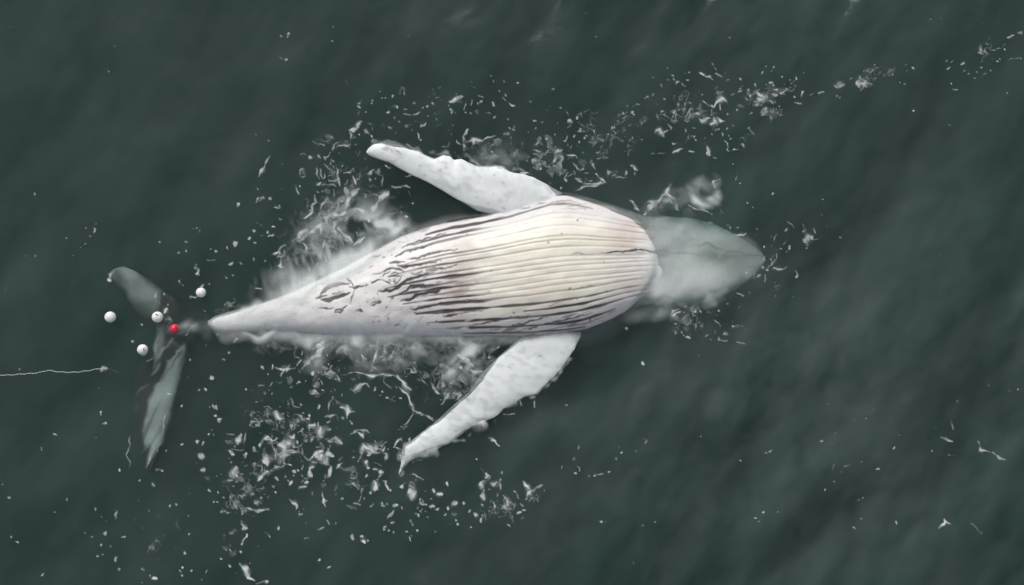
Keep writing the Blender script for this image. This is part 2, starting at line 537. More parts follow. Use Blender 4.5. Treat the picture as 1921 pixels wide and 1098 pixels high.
ns, nv, nb = 840, 236, 40
sx = 390 + 1046 * (0.5 - 0.5 * np.cos(np.linspace(0, math.pi, ns))) * .25 + 1046 * np.linspace(0, 1, ns) * .75
u = np.linspace(-1, 1, nv)
vt = 0.55 * u + 0.45 * np.sin(u * math.pi / 2)
tp = smooth_interp(sx, TOP, 10)[:, None]; bt = smooth_interp(sx, BOT, 10)[:, None]
PXt = np.repeat(sx[:, None], nv, 1); PYt = tp + (vt[None, :] + 1) / 2 * (bt - tp)
VVt = np.repeat(vt[None, :], ns, 0)
zt = body_z(PXt, VVt)
rel = -0.010 * bil(groove, PXt, PYt) - 0.006 * bil(blur(marks * INB, 1.2), PXt, PYt) + 0.004 * bil(noise(9, 5, -8, 51), PXt, PYt)
rel += 0.018 * bil(noise(60, 30, 0, 52), PXt, PYt)
zt = zt + rel * np.clip((1 - np.abs(VVt)) * 12, 0, 1)
xw, yw = P(PXt, PYt, zt)
# underside: dark back below
th = np.linspace(0, math.pi, nb + 2)[1:-1]
vb = np.cos(th)                                    # from +1 (lower edge) to -1
ze = smooth_interp(sx, EDGE, 20)[:, None]; dp = interp(sx, DEEP)[:, None]
ezt = zt[:, -1:]; ez0 = zt[:, :1]
PXb = np.repeat(sx[:, None], nb, 1)
vbb = np.sign(vb) * np.abs(vb) ** .8
bul = 1 + 0.13 * np.sin(2 * th)[None, :] * 0 + 0.16 * np.sin(th)[None, :] * np.abs(vb)[None, :]
PYb = (tp + bt) / 2 + (bt - tp) / 2 * vbb[None, :] * bul
sn_ = np.sin(th)[None, :] ** .5
PYb = PYb + (vb[None, :] > 0) * sn_ * 135 * np.exp(-((PXb - 1135) / 95) ** 2) * np.abs(vb)[None, :] ** .5 \
          - (vb[None, :] < 0) * sn_ * 45 * np.exp(-((PXb - 820) / 100) ** 2) * np.abs(vb)[None, :] ** .5
zb = np.minimum(ezt, ez0) - 0.004 - dp * np.sin(th)[None, :] ** .9
k0 = (CAMH - ze) / CAMH / PPM
xb = (PXb - CX) * k0; yb = -(PYb - CY) * k0
X = np.concatenate([xw, xb], 1); Y = np.concatenate([yw, yb], 1); Z = np.concatenate([zt, zb], 1)
m = nv + nb
Vv = np.stack([X, Y, Z], -1).reshape(-1, 3)
Ct = sample_pg(PXt, PYt, PGB)
Cb = np.ones((ns, nb, 3), np.float32) * colr(.03, .03, .032)
hd = sm(1225, 1260, PXb)[..., None] * np.clip(1.3 - np.sin(th)[None, :, None] * 2.2, 0, 1)
Cb = Cb * (1 - hd) + colr(.30, .31, .30) * hd
C = np.concatenate([Ct, Cb], 1).reshape(-1, 3)
Fq = grid_faces(ns, m, wrap=True)[:, ::-1]
# caps
c0 = Vv.reshape(ns, m, 3)[0].mean(0); c1 = Vv.reshape(ns, m, 3)[-1].mean(0)
Vv = np.concatenate([Vv, [c0, c1]]); C = np.concatenate([C, C[:1], C[(ns - 1) * m:(ns - 1) * m + 1]])
i0 = ns * m; j = np.arange(m); j2 = (j + 1) % m
capA = np.stack([np.full(m, i0), j, j2, j2], -1)
capB = np.stack([np.full(m, i0 + 1), (ns - 1) * m + j2, (ns - 1) * m + j, (ns - 1) * m + j], -1)
def tri_from(c): return c[:, :3]
body = mesh_obj("body", Vv, Fq, M_SKIN, whale, color=C)
import bmesh
bm = bmesh.new(); bm.from_mesh(body.data); bm.verts.ensure_lookup_table()
for c in (tri_from(capA), tri_from(capB)):
    for t in c:
        try: bm.faces.new([bm.verts[int(k)] for k in t]).smooth = True
        except ValueError: pass
bmesh.ops.recalc_face_normals(bm, faces=bm.faces)
bm.to_mesh(body.data); bm.free()

def resample(pts, n):
    p = np.array(pts, float)
    d = np.r_[0, np.cumsum(np.hypot(*np.diff(p, axis=0).T))]
    t = np.linspace(0, d[-1], n)
    return np.stack([np.interp(t, d, p[:, 0]), np.interp(t, d, p[:, 1])], -1)

def blade(name, A, B, zfun, thick, mat, planes, label=None, n=170, mcross=46, knob=0.0, seed=0, parent=None):
    """closed fin between edge lines A and B (both root to tip)"""
    A = resample(A, n); B = resample(B, n)
    r = np.random.default_rng(seed)
    if knob:
        t = np.linspace(0, 1, n)
        w = sum(np.sin(t * f + r.uniform(0, 6)) * a for f, a in ((38, .5), (61, .3), (97, .2), (170, .15)))
        dirv = (A - B); dirv /= np.maximum(np.hypot(*dirv.T), 1e-3)[:, None]
        A = A + dirv * (w * knob * np.minimum(1, (1 - t) * 6))[:, None]
    s = np.linspace(0, 1, mcross); s = 0.5 - 0.5 * np.cos(s * math.pi)
    px = A[:, :1] + (B[:, :1] - A[:, :1]) * s; py = A[:, 1:] + (B[:, 1:] - A[:, 1:]) * s
    t = np.repeat(np.linspace(0, 1, n)[:, None], mcross, 1)
    S = np.repeat(s[None, :], n, 0)
    prof = (np.clip(4 * S * (1 - S), 0, 1)) ** .55
    chord = np.hypot(*(A - B).T)[:, None] / PPM
    th_ = np.minimum(thick, chord * .22)
    zc = zfun(t, S, px, py)
    zT = zc + th_ * .45 * prof + 0.007 * bil(NZ8, px, py) * prof
    zBm = zc - th_ * .55 * prof - 0.003
    xt, yt = P(px, py, zT)
    Xa = np.concatenate([xt, xt[:, ::-1]], 1); Ya = np.concatenate([yt, yt[:, ::-1]], 1); Za = np.concatenate([zT, zBm[:, ::-1]], 1)
    PXa = np.concatenate([px, px[:, ::-1]], 1); PYa = np.concatenate([py, py[:, ::-1]], 1)
    Ca = sample_pg(PXa, PYa, planes)
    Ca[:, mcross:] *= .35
    V_ = np.stack([Xa, Ya, Za], -1).reshape(-1, 3)
    F_ = grid_faces(n, 2 * mcross, wrap=True)
    o = mesh_obj(name, V_, F_, mat, parent, color=Ca.reshape(-1, 3))
    bm = bmesh.new(); bm.from_mesh(o.data)
    bmesh.ops.holes_fill(bm, edges=[e for e in bm.edges if e.is_boundary], sides=0)
    bmesh.ops.recalc_face_normals(bm, faces=bm.faces)
    for f in bm.faces: f.smooth = True
    bm.to_mesh(o.data); bm.free()
    if label: o["label"] = label
    return o
NZ8 = noise(10, seed=61)

# fin pigment
finP = np.ones((H, W, 3), np.float32) * colr(.80, .84, .84)
fm = np.clip(.5 + .5 * noise(26, 12, 20, 62), 0, 1)[..., None]
finP = finP * (1 - .10 * fm)
finP = finP * (1 - .16 * np.clip(noise(5, 3, 20, 66) * noise(20, seed=67), 0, 1)[..., None])
fmk = np.zeros((H, W), np.float32)
crop_strokes(fmk, 660, 240, 4.574, """
.55 16 : 250 175 300 185 350 190
.6 8 : 370 200 400 215 420 230
.4 7 : 740 290 790 300 830 310
.5 6 : 610 400 640 400 620 430
.4 5 : 920 485
.4 6 : 700 390 720 395
.35 4 : 575 320
""")
crop_strokes(fmk, 700, 600, 3.543, """
.55 5 : 1085 250 1100 238 1125 255
.45 6 : 920 295
.5 4 : 1295 160 1300 200
.5 8 : 390 800 410 805
.35 10 : 300 840 340 835
.3 10 : 800 520 830 510
.3 14 : 690 665 740 660
""")
fmk = warp(fmk, (1.6, 4, 63), (.8, 2, 64))[..., None]
fsp = sm(2.1, 2.7, noise(2.4, seed=65))[..., None] * .4
finP = finP * (1 - np.clip(fmk + fsp, 0, 1) * .75)
fin_planes = [np.ascontiguousarray(finP[..., k]) for k in range(3)]

U_LEAD = [(1062, 368), (1045, 357), (1020, 342), (1000, 333), (975, 326), (955, 320), (945, 312), (925, 311), (900, 311), (878, 305), (865, 299), (852, 301),
          (845, 293), (832, 290), (815, 297), (800, 292), (785, 283), (760, 275), (735, 269), (715, 267), (700, 270), (690, 279), (687, 285)]
U_TRAIL = [(1062, 405), (1010, 420), (960, 415), (925, 402), (895, 396), (880, 387), (850, 370), (820, 352), (800, 341), (775, 330), (750, 317), (730, 306), (705, 298), (692, 292), (688, 288)]
def zu(t, S, px, py): return -0.022 + .03 * (4 * S * (1 - S)) - .03 * t + .02 * sm(.75, 1, t) - .10 * sm(.12, 0, t)
blade("pectoral_fin", U_LEAD, U_TRAIL, zu, .17, M_FIN, fin_planes, "white pectoral fin pointing back at the upper side of the belly", knob=1.2, seed=3, parent=whale)
L_LEAD = [(1095, 605), (1088, 632), (1078, 655), (1065, 675), (1050, 695), (1032, 713), (1020, 728), (1010, 740), (985, 745), (965, 757), (945, 768), (935, 779), (915, 788), (900, 794),
          (890, 800), (870, 812), (850, 828), (830, 838), (818, 846), (800, 855), (780, 860), (768, 867), (757, 880), (751, 888)]
L_TRAIL = [(990, 605), (975, 635), (955, 652), (935, 669), (915, 689), (895, 712), (880, 736), (860, 752), (840, 770), (815, 793), (790, 812), (770, 828), (756, 836), (753, 850), (752, 868), (750, 886)]
def zl(t, S, px, py): return -0.026 + .03 * (4 * S * (1 - S)) - .02 * t - .14 * sm(.13, 0, t)
blade("pectoral_fin", L_LEAD, L_TRAIL, zl, .17, M_FIN, fin_planes, "white pectoral fin reaching down and left from the lower side of the belly", knob=1.5, seed=5, parent=whale)

# flukes, dark with pale patches, hanging just under the surface
fl = np.zeros((H, W), np.float32)
up = polymask([(201, 517), (214, 506), (232, 501), (255, 511), (278, 528), (294, 548), (300, 566), (296, 590), (278, 600), (258, 588), (246, 565), (232, 545), (214, 530), (203, 532)], 3.5)
lo = polymask([(322, 690), (340, 660), (350, 640), (346, 668), (338, 705), (326, 745), (318, 790), (304, 822), (292, 850), (282, 872), (276, 868), (282, 830), (272, 840), (268, 815), (276, 770), (290, 730)], 2)
fl = np.maximum(up * (1 - .65 * sm(540, 595, YY)) * np.clip(.8 + .2 * noise(9, seed=74), .3, 1), lo)
crop_strokes(fl, 160, 480, 2.614, """
.75 10 : 360 330 350 380 345 440 345 520
.5 8 : 400 300 420 320 400 380
.6 7 : 420 400 400 430 370 480 350 530 330 560
.9 8 : 480 450 450 470 430 510 400 560 360 620
.7 9 : 400 520 420 560 400 600 370 660
.8 7 : 370 540 340 570 310 580
.7 7 : 470 560 455 620 445 660
.6 8 : 300 635 270 655 240 690
.5 5 : 250 730 235 745
.8 7 : 220 885 215 940 208 980
.6 4 : 215 980 225 1010 215 1040
.8 6 : 400 770 385 830 380 880
.8 6 : 380 900 350 950 320 1000 300 1040
.6 5 : 300 930 280 960
.5 4 : 270 960 255 1010
.6 10 : 500 370 520 350 540 335
.5 14 : 480 480 510 490 500 510
""")
fl = warp(fl, (2.0, 9, 71), (1.0, 3, 72)) * (1 - .5 * sm(.2, 1.3, noise(26, 3, -65, 73)) * sm(600, 680, YY))
flp = np.ones((H, W, 3), np.float32) * colr(.10, .095, .092)
fk = np.clip(fl, 0, 1)[..., None]
flp = flp * (1 - fk) + colr(.80, .86, .83) * fk
fl_planes = [np.ascontiguousarray(flp[..., k]) for k in range(3)]
# upper blade
FA = [(392, 592), (360, 580), (335, 565), (310, 548), (285, 528), (255, 509), (232, 500), (214, 504), (199, 516)]
FB = [(392, 618), (365, 625), (335, 628), (300, 622), (270, 610), (250, 588), (236, 560), (215, 535), (199, 522)]
def edgef(S): return (2 * S - 1) ** 4
def zf1(t, S, px, py): return -0.25 - .08 * np.sin(t * math.pi) - .10 * S * sm(.3, .8, t) - .30 * edgef(S) * (S > .5) - .5 * sm(.35, 0, t)
blade("tail_fluke", FA, FB, zf1, .12, M_FLUKE, fl_planes, "tail fluke pointing up and left under water, pale at its tip", n=90, mcross=40, parent=whale)
GA = [(392, 612), (372, 640), (358, 665), (350, 700), (342, 740), (332, 785), (320, 822), (302, 855), (284, 884)]
GB = [(372, 590), (335, 608), (298, 628), (276, 660), (258, 690), (246, 735), (246, 780), (258, 830), (280, 886)]
def zf2(t, S, px, py): return -0.22 - .07 * np.sin(t * math.pi) - .05 * S - .03 * t - .34 * edgef(S) - .5 * sm(.25, 0, t)
blade("tail_fluke", GA, GB, zf2, .12, M_FLUKE, fl_planes, "tail fluke trailing downward under water, streaked pale", n=120, mcross=50, parent=whale)

# ------------------------------------------------------------------ sea
core_x = np.arange(-560, W + 561, 5.0); core_y = np.arange(-330, H + 331, 5.0)
ext = np.cumsum(8 * 1.22 ** np.arange(38)); ext = ext[ext < 60000]
gx = np.r_[core_x[0] - ext[::-1], core_x, core_x[-1] + ext]; gy = np.r_[core_y[0] - ext[::-1], core_y, core_y[-1] + ext]
GX, GY = np.meshgrid(gx, gy)
fade = 1 - sm(2500, 6000, np.hypot(GX - CX, GY - CY))
GZ = bil(wave, GX, GY) * fade
Vs = np.stack([(GX - CX) / PPM, -(GY - CY) / PPM, GZ], -1).reshape(-1, 3)
nr, nc = GX.shape
Fs = grid_faces(nr, nc)[:, ::-1]
SEABED = -9.0
def rim(idx):
    return idx
edge_idx = np.r_[np.arange(nc), (np.arange(1, nr) * nc + nc - 1), ((nr - 1) * nc + np.arange(nc - 2, -1, -1)), (np.arange(nr - 2, 0, -1) * nc)]
Vbot = Vs[edge_idx].copy(); Vbot[:, 2] = SEABED
nE = len(edge_idx); base = len(Vs); e2 = (np.arange(nE) + 1) % nE
side = np.stack([edge_idx, edge_idx[e2], base + e2, base + np.arange(nE)], -1)
Vc = np.array([[0, 0, SEABED]])
bot = np.stack([base + np.arange(nE), base + e2, np.full(nE, base + nE), np.full(nE, base + nE)], -1)
Vall = np.concatenate([Vs, Vbot, Vc])
painted_sheen = (.018 + .032 * blob(1480, 760, 470, 360) + .012 * blob(1250, 60, 420, 160)) * np.clip(1 + .30 * noise(70, 26, -58, 121) + .16 * noise(28, 12, -62, 122) + .13 * noise(11, 6, -55, 123) + .08 * noise(5, 3.5, -40, 124), .1, 2.4)  # streaky film, stronger at the lower right to paint the sheen there
dk = polymask([(1095, 640), (1180, 600), (1250, 585), (1246, 640), (1205, 695), (1135, 742), (1010, 772), (1045, 705)], 9)  # shaded water beside the lower fin, painted by thinning the film
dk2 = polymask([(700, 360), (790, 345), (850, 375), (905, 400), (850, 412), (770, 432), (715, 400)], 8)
painted_sheen = painted_sheen * (1 - .8 * dk2) * (1 - .95 * dk) * (1 - .3 * sm(.15, .75, blob(1110, 680, 130, 75, -30))) * (1 - .6 * blob(320, 690, 120, 160)) * (1 - .65 * np.clip(blob(760, 690, 230, 80) + blob(800, 375, 130, 40, 20) + .7 * blob(400, 610, 60, 60), 0, 1))  # film thinned to paint shade around the body, fins and flukes
sheen_v = np.r_[(bil(painted_sheen.astype(np.float32), GX, GY) * fade + .013 * (1 - fade)).ravel(), np.full(nE + 1, .01)]
sea = mesh_obj("sea_water", Vall, np.concatenate([Fs, side]), M_SEA, scalars={"painted_sheen": sheen_v})
bm = bmesh.new(); bm.from_mesh(sea.data); bm.verts.ensure_lookup_table()
bf = bm.faces.new([bm.verts[int(base + k)] for k in range(nE)])
bm.verts.index_update()
bmesh.ops.recalc_face_normals(bm, faces=bm.faces)
bm.to_mesh(sea.data); bm.free()
tag(sea, "dark green murky sea surface with soft low ripples", kind="structure")
mb, nt, out = new_mat("seabed_silt")
b = N(nt, "ShaderNodeBsdfPrincipled", Roughness=0.9)
nn = N(nt, "ShaderNodeTexNoise", Scale=0.4, Detail=5.0)
cr = N(nt, "ShaderNodeValToRGB"); cr.color_ramp.elements[0].color = (.03, .035, .03, 1); cr.color_ramp.elements[1].color = (.07, .075, .06, 1)
nt.links.new(nn.outputs["Fac"], cr.inputs[0]); nt.links.new(cr.outputs[0], b.inputs["Base Color"]); nt.links.new(b.outputs[0], out.inputs["Surface"])
R_ = 900
g = np.linspace(-R_, R_, 41); SX, SY = np.meshgrid(g, g)
sb = mesh_obj("seabed", np.stack([SX, SY, SEABED - .4 - .3 * np.sin(SX * .13) * np.cos(SY * .11)], -1).reshape(-1, 3), grid_faces(41, 41)[:, ::-1], mb)
tag(sb, "silty seabed far below the murky water", kind="structure")

# ------------------------------------------------------------------ foam
foam = np.zeros((H, W), np.float32)       # drawn patches and filaments
crop_strokes(foam, 480, 230, 6.403, """
.75 16 : 1245 0 1235 60 1215 90
.75 26 : 1130 100 1170 95 1215 95
.7 9 : 1140 110 1135 170 1125 230 1140 280
.85 12 : 970 300 1000 275 1040 290 1080 300 1110 300
.8 7 : 1140 260 1110 290 1130 310
.7 8 : 745 375 755 410 770 440
.75 8 : 895 350 880 390 850 405 820 405
.7 10 : 800 400 830 430 840 450
.5 12 : 165 415 130 460 115 500
.85 10 : 110 510 90 560 50 600 30 670
.7 7 : 550 550 525 590 515 640
.6 6 : 520 655 570 660 595 640
.55 8 : 465 745 425 805
.6 7 : 470 790 490 840 515 875
.55 7 : 110 885 80 920 50 950
.55 8 : 150 900 180 905
.6 14 : 740 540 715 610 740 680
.5 14 : 780 560 770 620 800 680
.5 10 : 830 580 840 640 820 690
.65 26 : 730 740 770 735
.6 9 : 830 500 870 530 890 560
.6 10 : 800 750 860 735 920 740 960 770
.6 10 : 880 680 950 685 1000 680
.6 12 : 980 560 985 640 1000 720 1010 770
.6 14 : 1060 610 1120 600 1160 570 1190 600
.65 12 : 1150 640 1180 690 1200 740
.65 16 : 1090 700 1070 740
.7 34 : 1060 780 1100 830 1110 880
.7 26 : 1230 790 1180 830 1130 880 1110 960
.7 26 : 1110 900 1090 980 1080 1040
.7 14 : 940 820 930 870
.65 20 : 870 870 840 920
.65 12 : 850 930 810 990 790 1040
.65 14 : 715 880 705 930 720 960
.65 18 : 690 980 670 1020 650 1070
.7 12 : 1410 560 1380 610 1360 620
.65 12 : 1480 550 1460 600 1490 650
.6 10 : 1510 640 1520 700 1520 760
.6 9 : 1490 770 1450 810
.6 12 : 1310 845 1340 855
.55 9 : 1380 870 1430 870 1480 890
.5 10 : 1640 770 1720 770 1800 760 1850 770
.5 8 : 1530 510 1560 520 1600 545
.6 7 : 1310 400 1315 440 1325 455
.8 30 : 1600 840 1560 880 1500 910 1470 960
.8 22 : 1460 970 1420 1030 1400 1060
.5 8 : 1830 830 1860 880
.4 8 : 1760 1040 1820 1000
.45 7 : 1800 650 1860 640 1880 625
""")
dots(foam, 480, 230, 6.403, .7, "660 425 13 590 390 9 550 390 7 765 835 11 800 810 13 1385 165 11 1615 68 13 1375 690 14 1430 660 10 260 1020 14 155 235 8 20 800 9 1040 530 14 905 560 14 1320 890 10 1025 940 11 1235 145 8 1880 960 12 1600 540 10")
crop_strokes(foam, 480, 380, 6.1, """
.55 20 : 1040 0 1030 50 1030 90
.7 16 : 560 200 600 170 630 130 640 80
.6 12 : 640 60 660 20 680 0
.6 10 : 760 70 775 40 790 10
.75 14 : 155 610 200 595 240 555 290 510 340 480
.65 12 : 250 600 290 620 330 590 330 540
.6 16 : 290 640 270 720 310 740
.7 18 : 430 410 480 390 520 350 570 320 600 330
.6 14 : 470 420 510 430 560 380 590 340
.75 22 : 600 360 660 330 700 300 750 270 790 240
.7 18 : 740 270 745 320 745 370
.7 24 : 800 250 800 180 850 150 900 140 950 140
.75 12 : 830 100 850 140
.75 26 : 960 140 1020 120 1090 110 1160 100
1.0 26 : 1160 95 1210 105 1250 150 1260 190
1.0 24 : 1240 170 1290 190 1310 160
.95 14 : 1200 90 1260 140 1330 160
.6 30 : 880 300 900 240 940 190
.65 26 : 880 330 930 380 990 420 1060 440
.85 9 : 870 350 900 400 940 440
.75 20 : 930 290 1000 350 1060 400 1120 450
.75 22 : 1120 490 1180 450 1240 400
.6 10 : 1150 340 1180 380
.6 10 : 545 460 580 510 600 560
.55 10 : 700 580 720 610 700 650
.6 16 : 800 450 790 510 780 560
.55 10 : 760 510 790 540
.6 10 : 960 480 980 540 970 600
.55 9 : 880 480 920 520 960 550
.6 14 : 720 680 690 720 670 770
.5 12 : 580 710 600 750 620 790
.55 9 : 780 380 830 400
.6 10 : 230 50 265 55
.6 9 : 20 240 70 260
.5 9 : 60 400 90 385
.6 20 : 0 990 60 975
.5 14 : 330 810 360 770
.8 20 : 1340 100 1370 50 1400 0
.5 9 : 1530 125 1610 125
.5 10 : 1680 70 1730 45
""")
dots(foam, 480, 380, 6.1, .7, "135 345 15 190 383 11 290 195 11 205 285 12 635 280 15 745 180 10 95 680 12 50 640 7 185 735 7 280 35 8 1725 175 12 1670 120 8 605 100 8 235 400 8")
crop_strokes(foam, 420, 720, 5.78, """
.7 30 : 940 120 980 100 1020 120
.7 16 : 1000 150 1030 140
.6 14 : 480 30 500 5
.6 16 : 720 190 730 180
.6 10 : 440 335 490 335
.75 18 : 530 330 560 320 580 360 600 385
.65 8 : 600 385 640 370
.6 9 : 570 440 572 490
.5 6 : 620 485 655 490
.6 10 : 700 400 740 440
.6 13 : 775 450 760 490
.6 10 : 840 480 790 530
.65 18 : 705 570 740 585 755 550
.65 24 : 180 560 140 600 130 620
.6 14 : 230 550 230 620 215 660
.65 16 : 140 660 170 600 190 560
.5 8 : 35 550 110 550
.5 7 : 100 715 210 715
.65 15 : 75 750 95 775
.45 14 : 215 770 240 790
.7 24 : 430 600 480 600 520 620
.7 14 : 420 610 400 650 380 670
.7 30 : 450 690 450 780 460 850 465 900
.65 12 : 520 640 540 700 560 760 570 860
.5 12 : 510 820 545 830
.75 36 : 590 660 650 670 710 650
.75 46 : 640 700 650 760 660 780
.75 40 : 590 770 640 770 690 770
.65 9 : 700 755 760 750 820 755
.7 24 : 850 700 840 760
.65 18 : 860 780 900 820
.7 34 : 660 810 640 860
.6 14 : 640 890 580 905 530 920 490 940
.75 34 : 460 960 420 1000
.7 16 : 410 1000 380 1030 370 1060
.6 28 : 710 860 740 880
.6 9 : 855 640 820 690
.7 14 : 925 465 970 455 980 430
.7 16 : 1015 430 1010 465
.7 18 : 1030 480 1040 530 1050 570
.75 26 : 1030 570 1070 570
.6 12 : 1000 570 960 610 930 640
.7 24 : 1150 610 1200 595 1250 620 1280 650
.35 18 : 1240 660 1230 700
.7 28 : 960 780 1020 750 1080 730
.65 22 : 1000 790 1060 790 1060 840
.7 28 : 1130 700 1140 760 1190 770
.6 26 : 920 820 960 790
.6 18 : 980 850 1020 860
.7 20 : 1130 800 1110 860 1150 880
.65 18 : 1160 880 1150 950 1130 1000 1110 1020
.7 38 : 930 920 980 920
.7 30 : 950 940 940 990 910 1010
.6 12 : 860 870 850 910
.7 15 : 1180 140 1190 160
.65 8 : 1170 180 1140 220 1135 300
.7 18 : 1220 170 1250 190 1240 220
.7 22 : 1270 240 1320 280 1350 310
.75 24 : 1340 240 1350 300 1350 360
.6 10 : 1350 290 1430 300
.6 14 : 1090 350 1150 355 1200 350
.6 13 : 1215 350 1240 410
.7 8 : 1380 65 1440 45 1500 15 1560 10
.6 8 : 1425 90 1480 75
.7 16 : 1380 550 1420 500 1460 495
.65 14 : 1450 520 1500 560 1520 590
.65 9 : 1470 500 1540 510 1580 540
.7 12 : 1510 650 1540 700 1600 740 1660 740
.65 14 : 1520 680 1490 740 1500 770
.6 9 : 1490 780 1440 850
.7 14 : 1560 740 1580 770
.85 10 : 1640 630 1665 660
.85 12 : 1590 710 1640 740 1700 745
.8 9 : 1670 700 1730 720
.6 9 : 1220 930 1250 880 1290 860
.55 7 : 1340 890 1420 940
.6 13 : 1540 840 1580 920
.6 8 : 1640 855 1700 890
.6 7 : 1540 1010 1555 990
.7 18 : 1690 990 1670 1050
.6 14 : 1620 1090 1640 1060
""")
dots(foam, 420, 720, 5.78, .68, "300 335 20 445 120 16 520 110 11 485 78 8 235 60 9 350 195 9 405 190 14 410 400 12 565 400 12 540 435 10 710 310 9 705 350 10 925 335 14 915 380 18 1015 260 15 1155 490 14 1125 410 16 1290 370 16 1395 435 15 1380 405 10 1070 65 11 965 15 18 1020 685 16 760 955 24 815 940 15 755 1010 11 560 1020 10 585 1045 9 860 1000 9 885 1025 11 725 1080 20 885 1080 18 95 965 16 135 1005 14 205 990 12 250 885 9 75 855 16 1410 795 12 1570 770 12 1700 960 22 1640 925 10 1780 700 10 305 450 10 640 330 12 1190 225 10 790 640 12")
crop_strokes(foam, 680, 780, 4.99, """
.8 8 : 300 290 320 250 355 215 375 240
.75 8 : 320 290 370 320 400 360
.7 10 : 330 350 370 390 360 430
.8 20 : 420 380 385 430 365 480
.7 9 : 365 480 345 520 338 555
.6 6 : 490 410 550 415
.7 8 : 610 0 650 20 660 60
.7 11 : 410 90 390 130
.7 8 : 1170 212 1210 225 1250 250 1290 285
.8 9 : 120 250 140 270
.8 8 : 150 300 195 325 205 280
.75 12 : 50 290 90 325 140 340
.65 10 : 10 280 50 350
.65 9 : 180 355 230 360 225 400 210 430
.7 15 : 170 530 175 530
.7 14 : 160 580 145 600
.75 24 : 130 640 120 690 115 715
.7 10 : 180 605 215 620 230 680 265 700
.55 7 : 0 680 30 645
.7 18 : 80 845 105 815
.75 32 : 290 850 320 840
.65 14 : 290 890 260 930 235 960
.65 12 : 375 850 385 870
.6 12 : 450 985 460 1020
.6 12 : 845 820 880 850
.65 15 : 655 700 670 690
.7 14 : 720 735 728 738
.7 22 : 1160 530 1165 570 1180 600
.6 10 : 1100 480 1140 525
.7 24 : 1170 605 1120 640 1115 680
.7 26 : 1130 690 1125 740 1140 780
.6 12 : 1180 625 1220 650 1260 630
.8 34 : 1290 600 1300 640
.75 26 : 1300 620 1300 680
.6 14 : 1265 730 1260 750
.75 36 : 1350 790 1350 840
.7 22 : 1310 850 1340 870
.6 22 : 1470 830 1500 840
.6 14 : 1440 740 1460 770
.6 10 : 1180 825 1210 795
.75 20 : 1590 700 1560 740 1540 770
.65 12 : 1580 700 1540 660 1500 620
.65 14 : 1590 700 1640 670 1680 645
.7 16 : 1060 940 1075 930
""")
dots(foam, 680, 780, 4.99, .68, "1075 410 12 1308 527 12 795 645 9 365 660 15 195 835 14 235 825 9 540 800 9 570 805 7 605 825 7 520 860 15 565 865 9 650 845 15 610 885 10 690 880 18 550 900 12 530 945 13 500 925 9 615 950 10 640 785 8 790 885 12 780 940 10 950 815 12 870 980 8 890 1025 11 1110 970 14 1010 895 9 1005 1050 8 1240 850 12 1190 855 10 1235 815 9 1135 830 9 1520 885 12 1475 915 12 1425 720 11 1690 700 10 200 1040 12 190 1065 9 245 1080 9 285 995 12 410 1090 9 515 1080 12 65 735 13 20 770 10 40 430 18 65 485 14 265 700 14 120 500 9 40 570 12 1125 930 8")
crop_strokes(foam, 960, 180, 6.1, """
.7 12 : 0 105 30 105
.7 14 : 250 270 270 290 250 300
.65 16 : 640 300 660 280 685 310
.6 8 : 635 360 680 340
.6 12 : 775 370 770 400 750 420
.5 9 : 980 455 1030 440 1060 430
.6 12 : 1165 385 1185 420
.8 10 : 970 640 1000 630
.6 7 : 1010 610 1045 575
.6 9 : 970 715 1010 712
.5 6 : 1345 560 1335 620 1335 670
.65 6 : 225 590 270 555 320 525
.65 9 : 235 610 290 630 360 620
.65 8 : 240 655 290 665 310 680
.65 8 : 430 625 400 655 350 670 325 710 315 745
.75 24 : 500 660 550 640 580 620
.55 9 : 520 610 590 605
.7 12 : 620 680 690 680 740 685
.6 8 : 740 690 745 715
.65 16 : 500 705 490 740 480 770
.65 14 : 500 700 560 705 590 700
.7 20 : 580 710 560 750 560 790
.7 26 : 490 800 510 810
.7 22 : 570 780 580 820
.7 16 : 430 790 425 820
.7 10 : 425 885 480 880
.6 8 : 590 830 640 855
.7 16 : 780 850 820 830
.6 12 : 820 885 860 890
.65 14 : 700 860 730 900
.6 9 : 700 770 730 810 760 840
.7 20 : 740 940 780 970 810 1000
.7 10 : 820 1020 880 1010 940 1010 1010 1005 1060 995
.85 11 : 950 900 990 930 1030 950 1085 990
.8 12 : 900 975 930 975
.75 9 : 850 990 840 1020
.8 9 : 1030 960 1010 1000
.6 9 : 760 1080 800 1055 880 1050
.6 9 : 930 770 940 810 960 850
.6 10 : 1380 800 1410 840 1440 860
.5 8 : 1170 920 1240 925 1320 930
.7 8 : 1590 670 1640 670
.8 8 : 1690 660 1745 645
.65 9 : 1650 400 1680 390 1710 420 1750 460
.65 8 : 1720 420 1780 395
.7 10 : 1800 345 1830 355
.55 8 : 1510 45 1560 20
.6 9 : 635 460 630 490 610 510
.55 6 : 640 530 650 565
.55 6 : 650 605 690 565
.55 14 : 20 770 30 830
.9 18 : 100 880 140 885 180 885
.6 9 : 0 100 20 100
.6 12 : 165 735 180 725
.55 6 : 180 690 195 675
""")
dots(foam, 960, 180, 6.1, .7, "355 305 13 260 380 15 35 395 11 35 355 7 555 135 8 750 257 13 500 440 13 405 507 13 415 597 8 720 470 13 855 455 12 830 490 14 775 525 11 1155 352 9 1183 352 9 1235 287 12 1400 187 15 1410 215 10 1130 452 14 1285 378 12 1280 515 15 1750 40 12 1730 170 12 1070 640 0 330 790 10 335 845 8 930 785 13 1300 880 12 1375 800 14 1410 890 10 605 980 12 550 1045 11 210 855 7 440 1000 9 995 487 7 1490 508 8 1270 205 12 610 510 12")
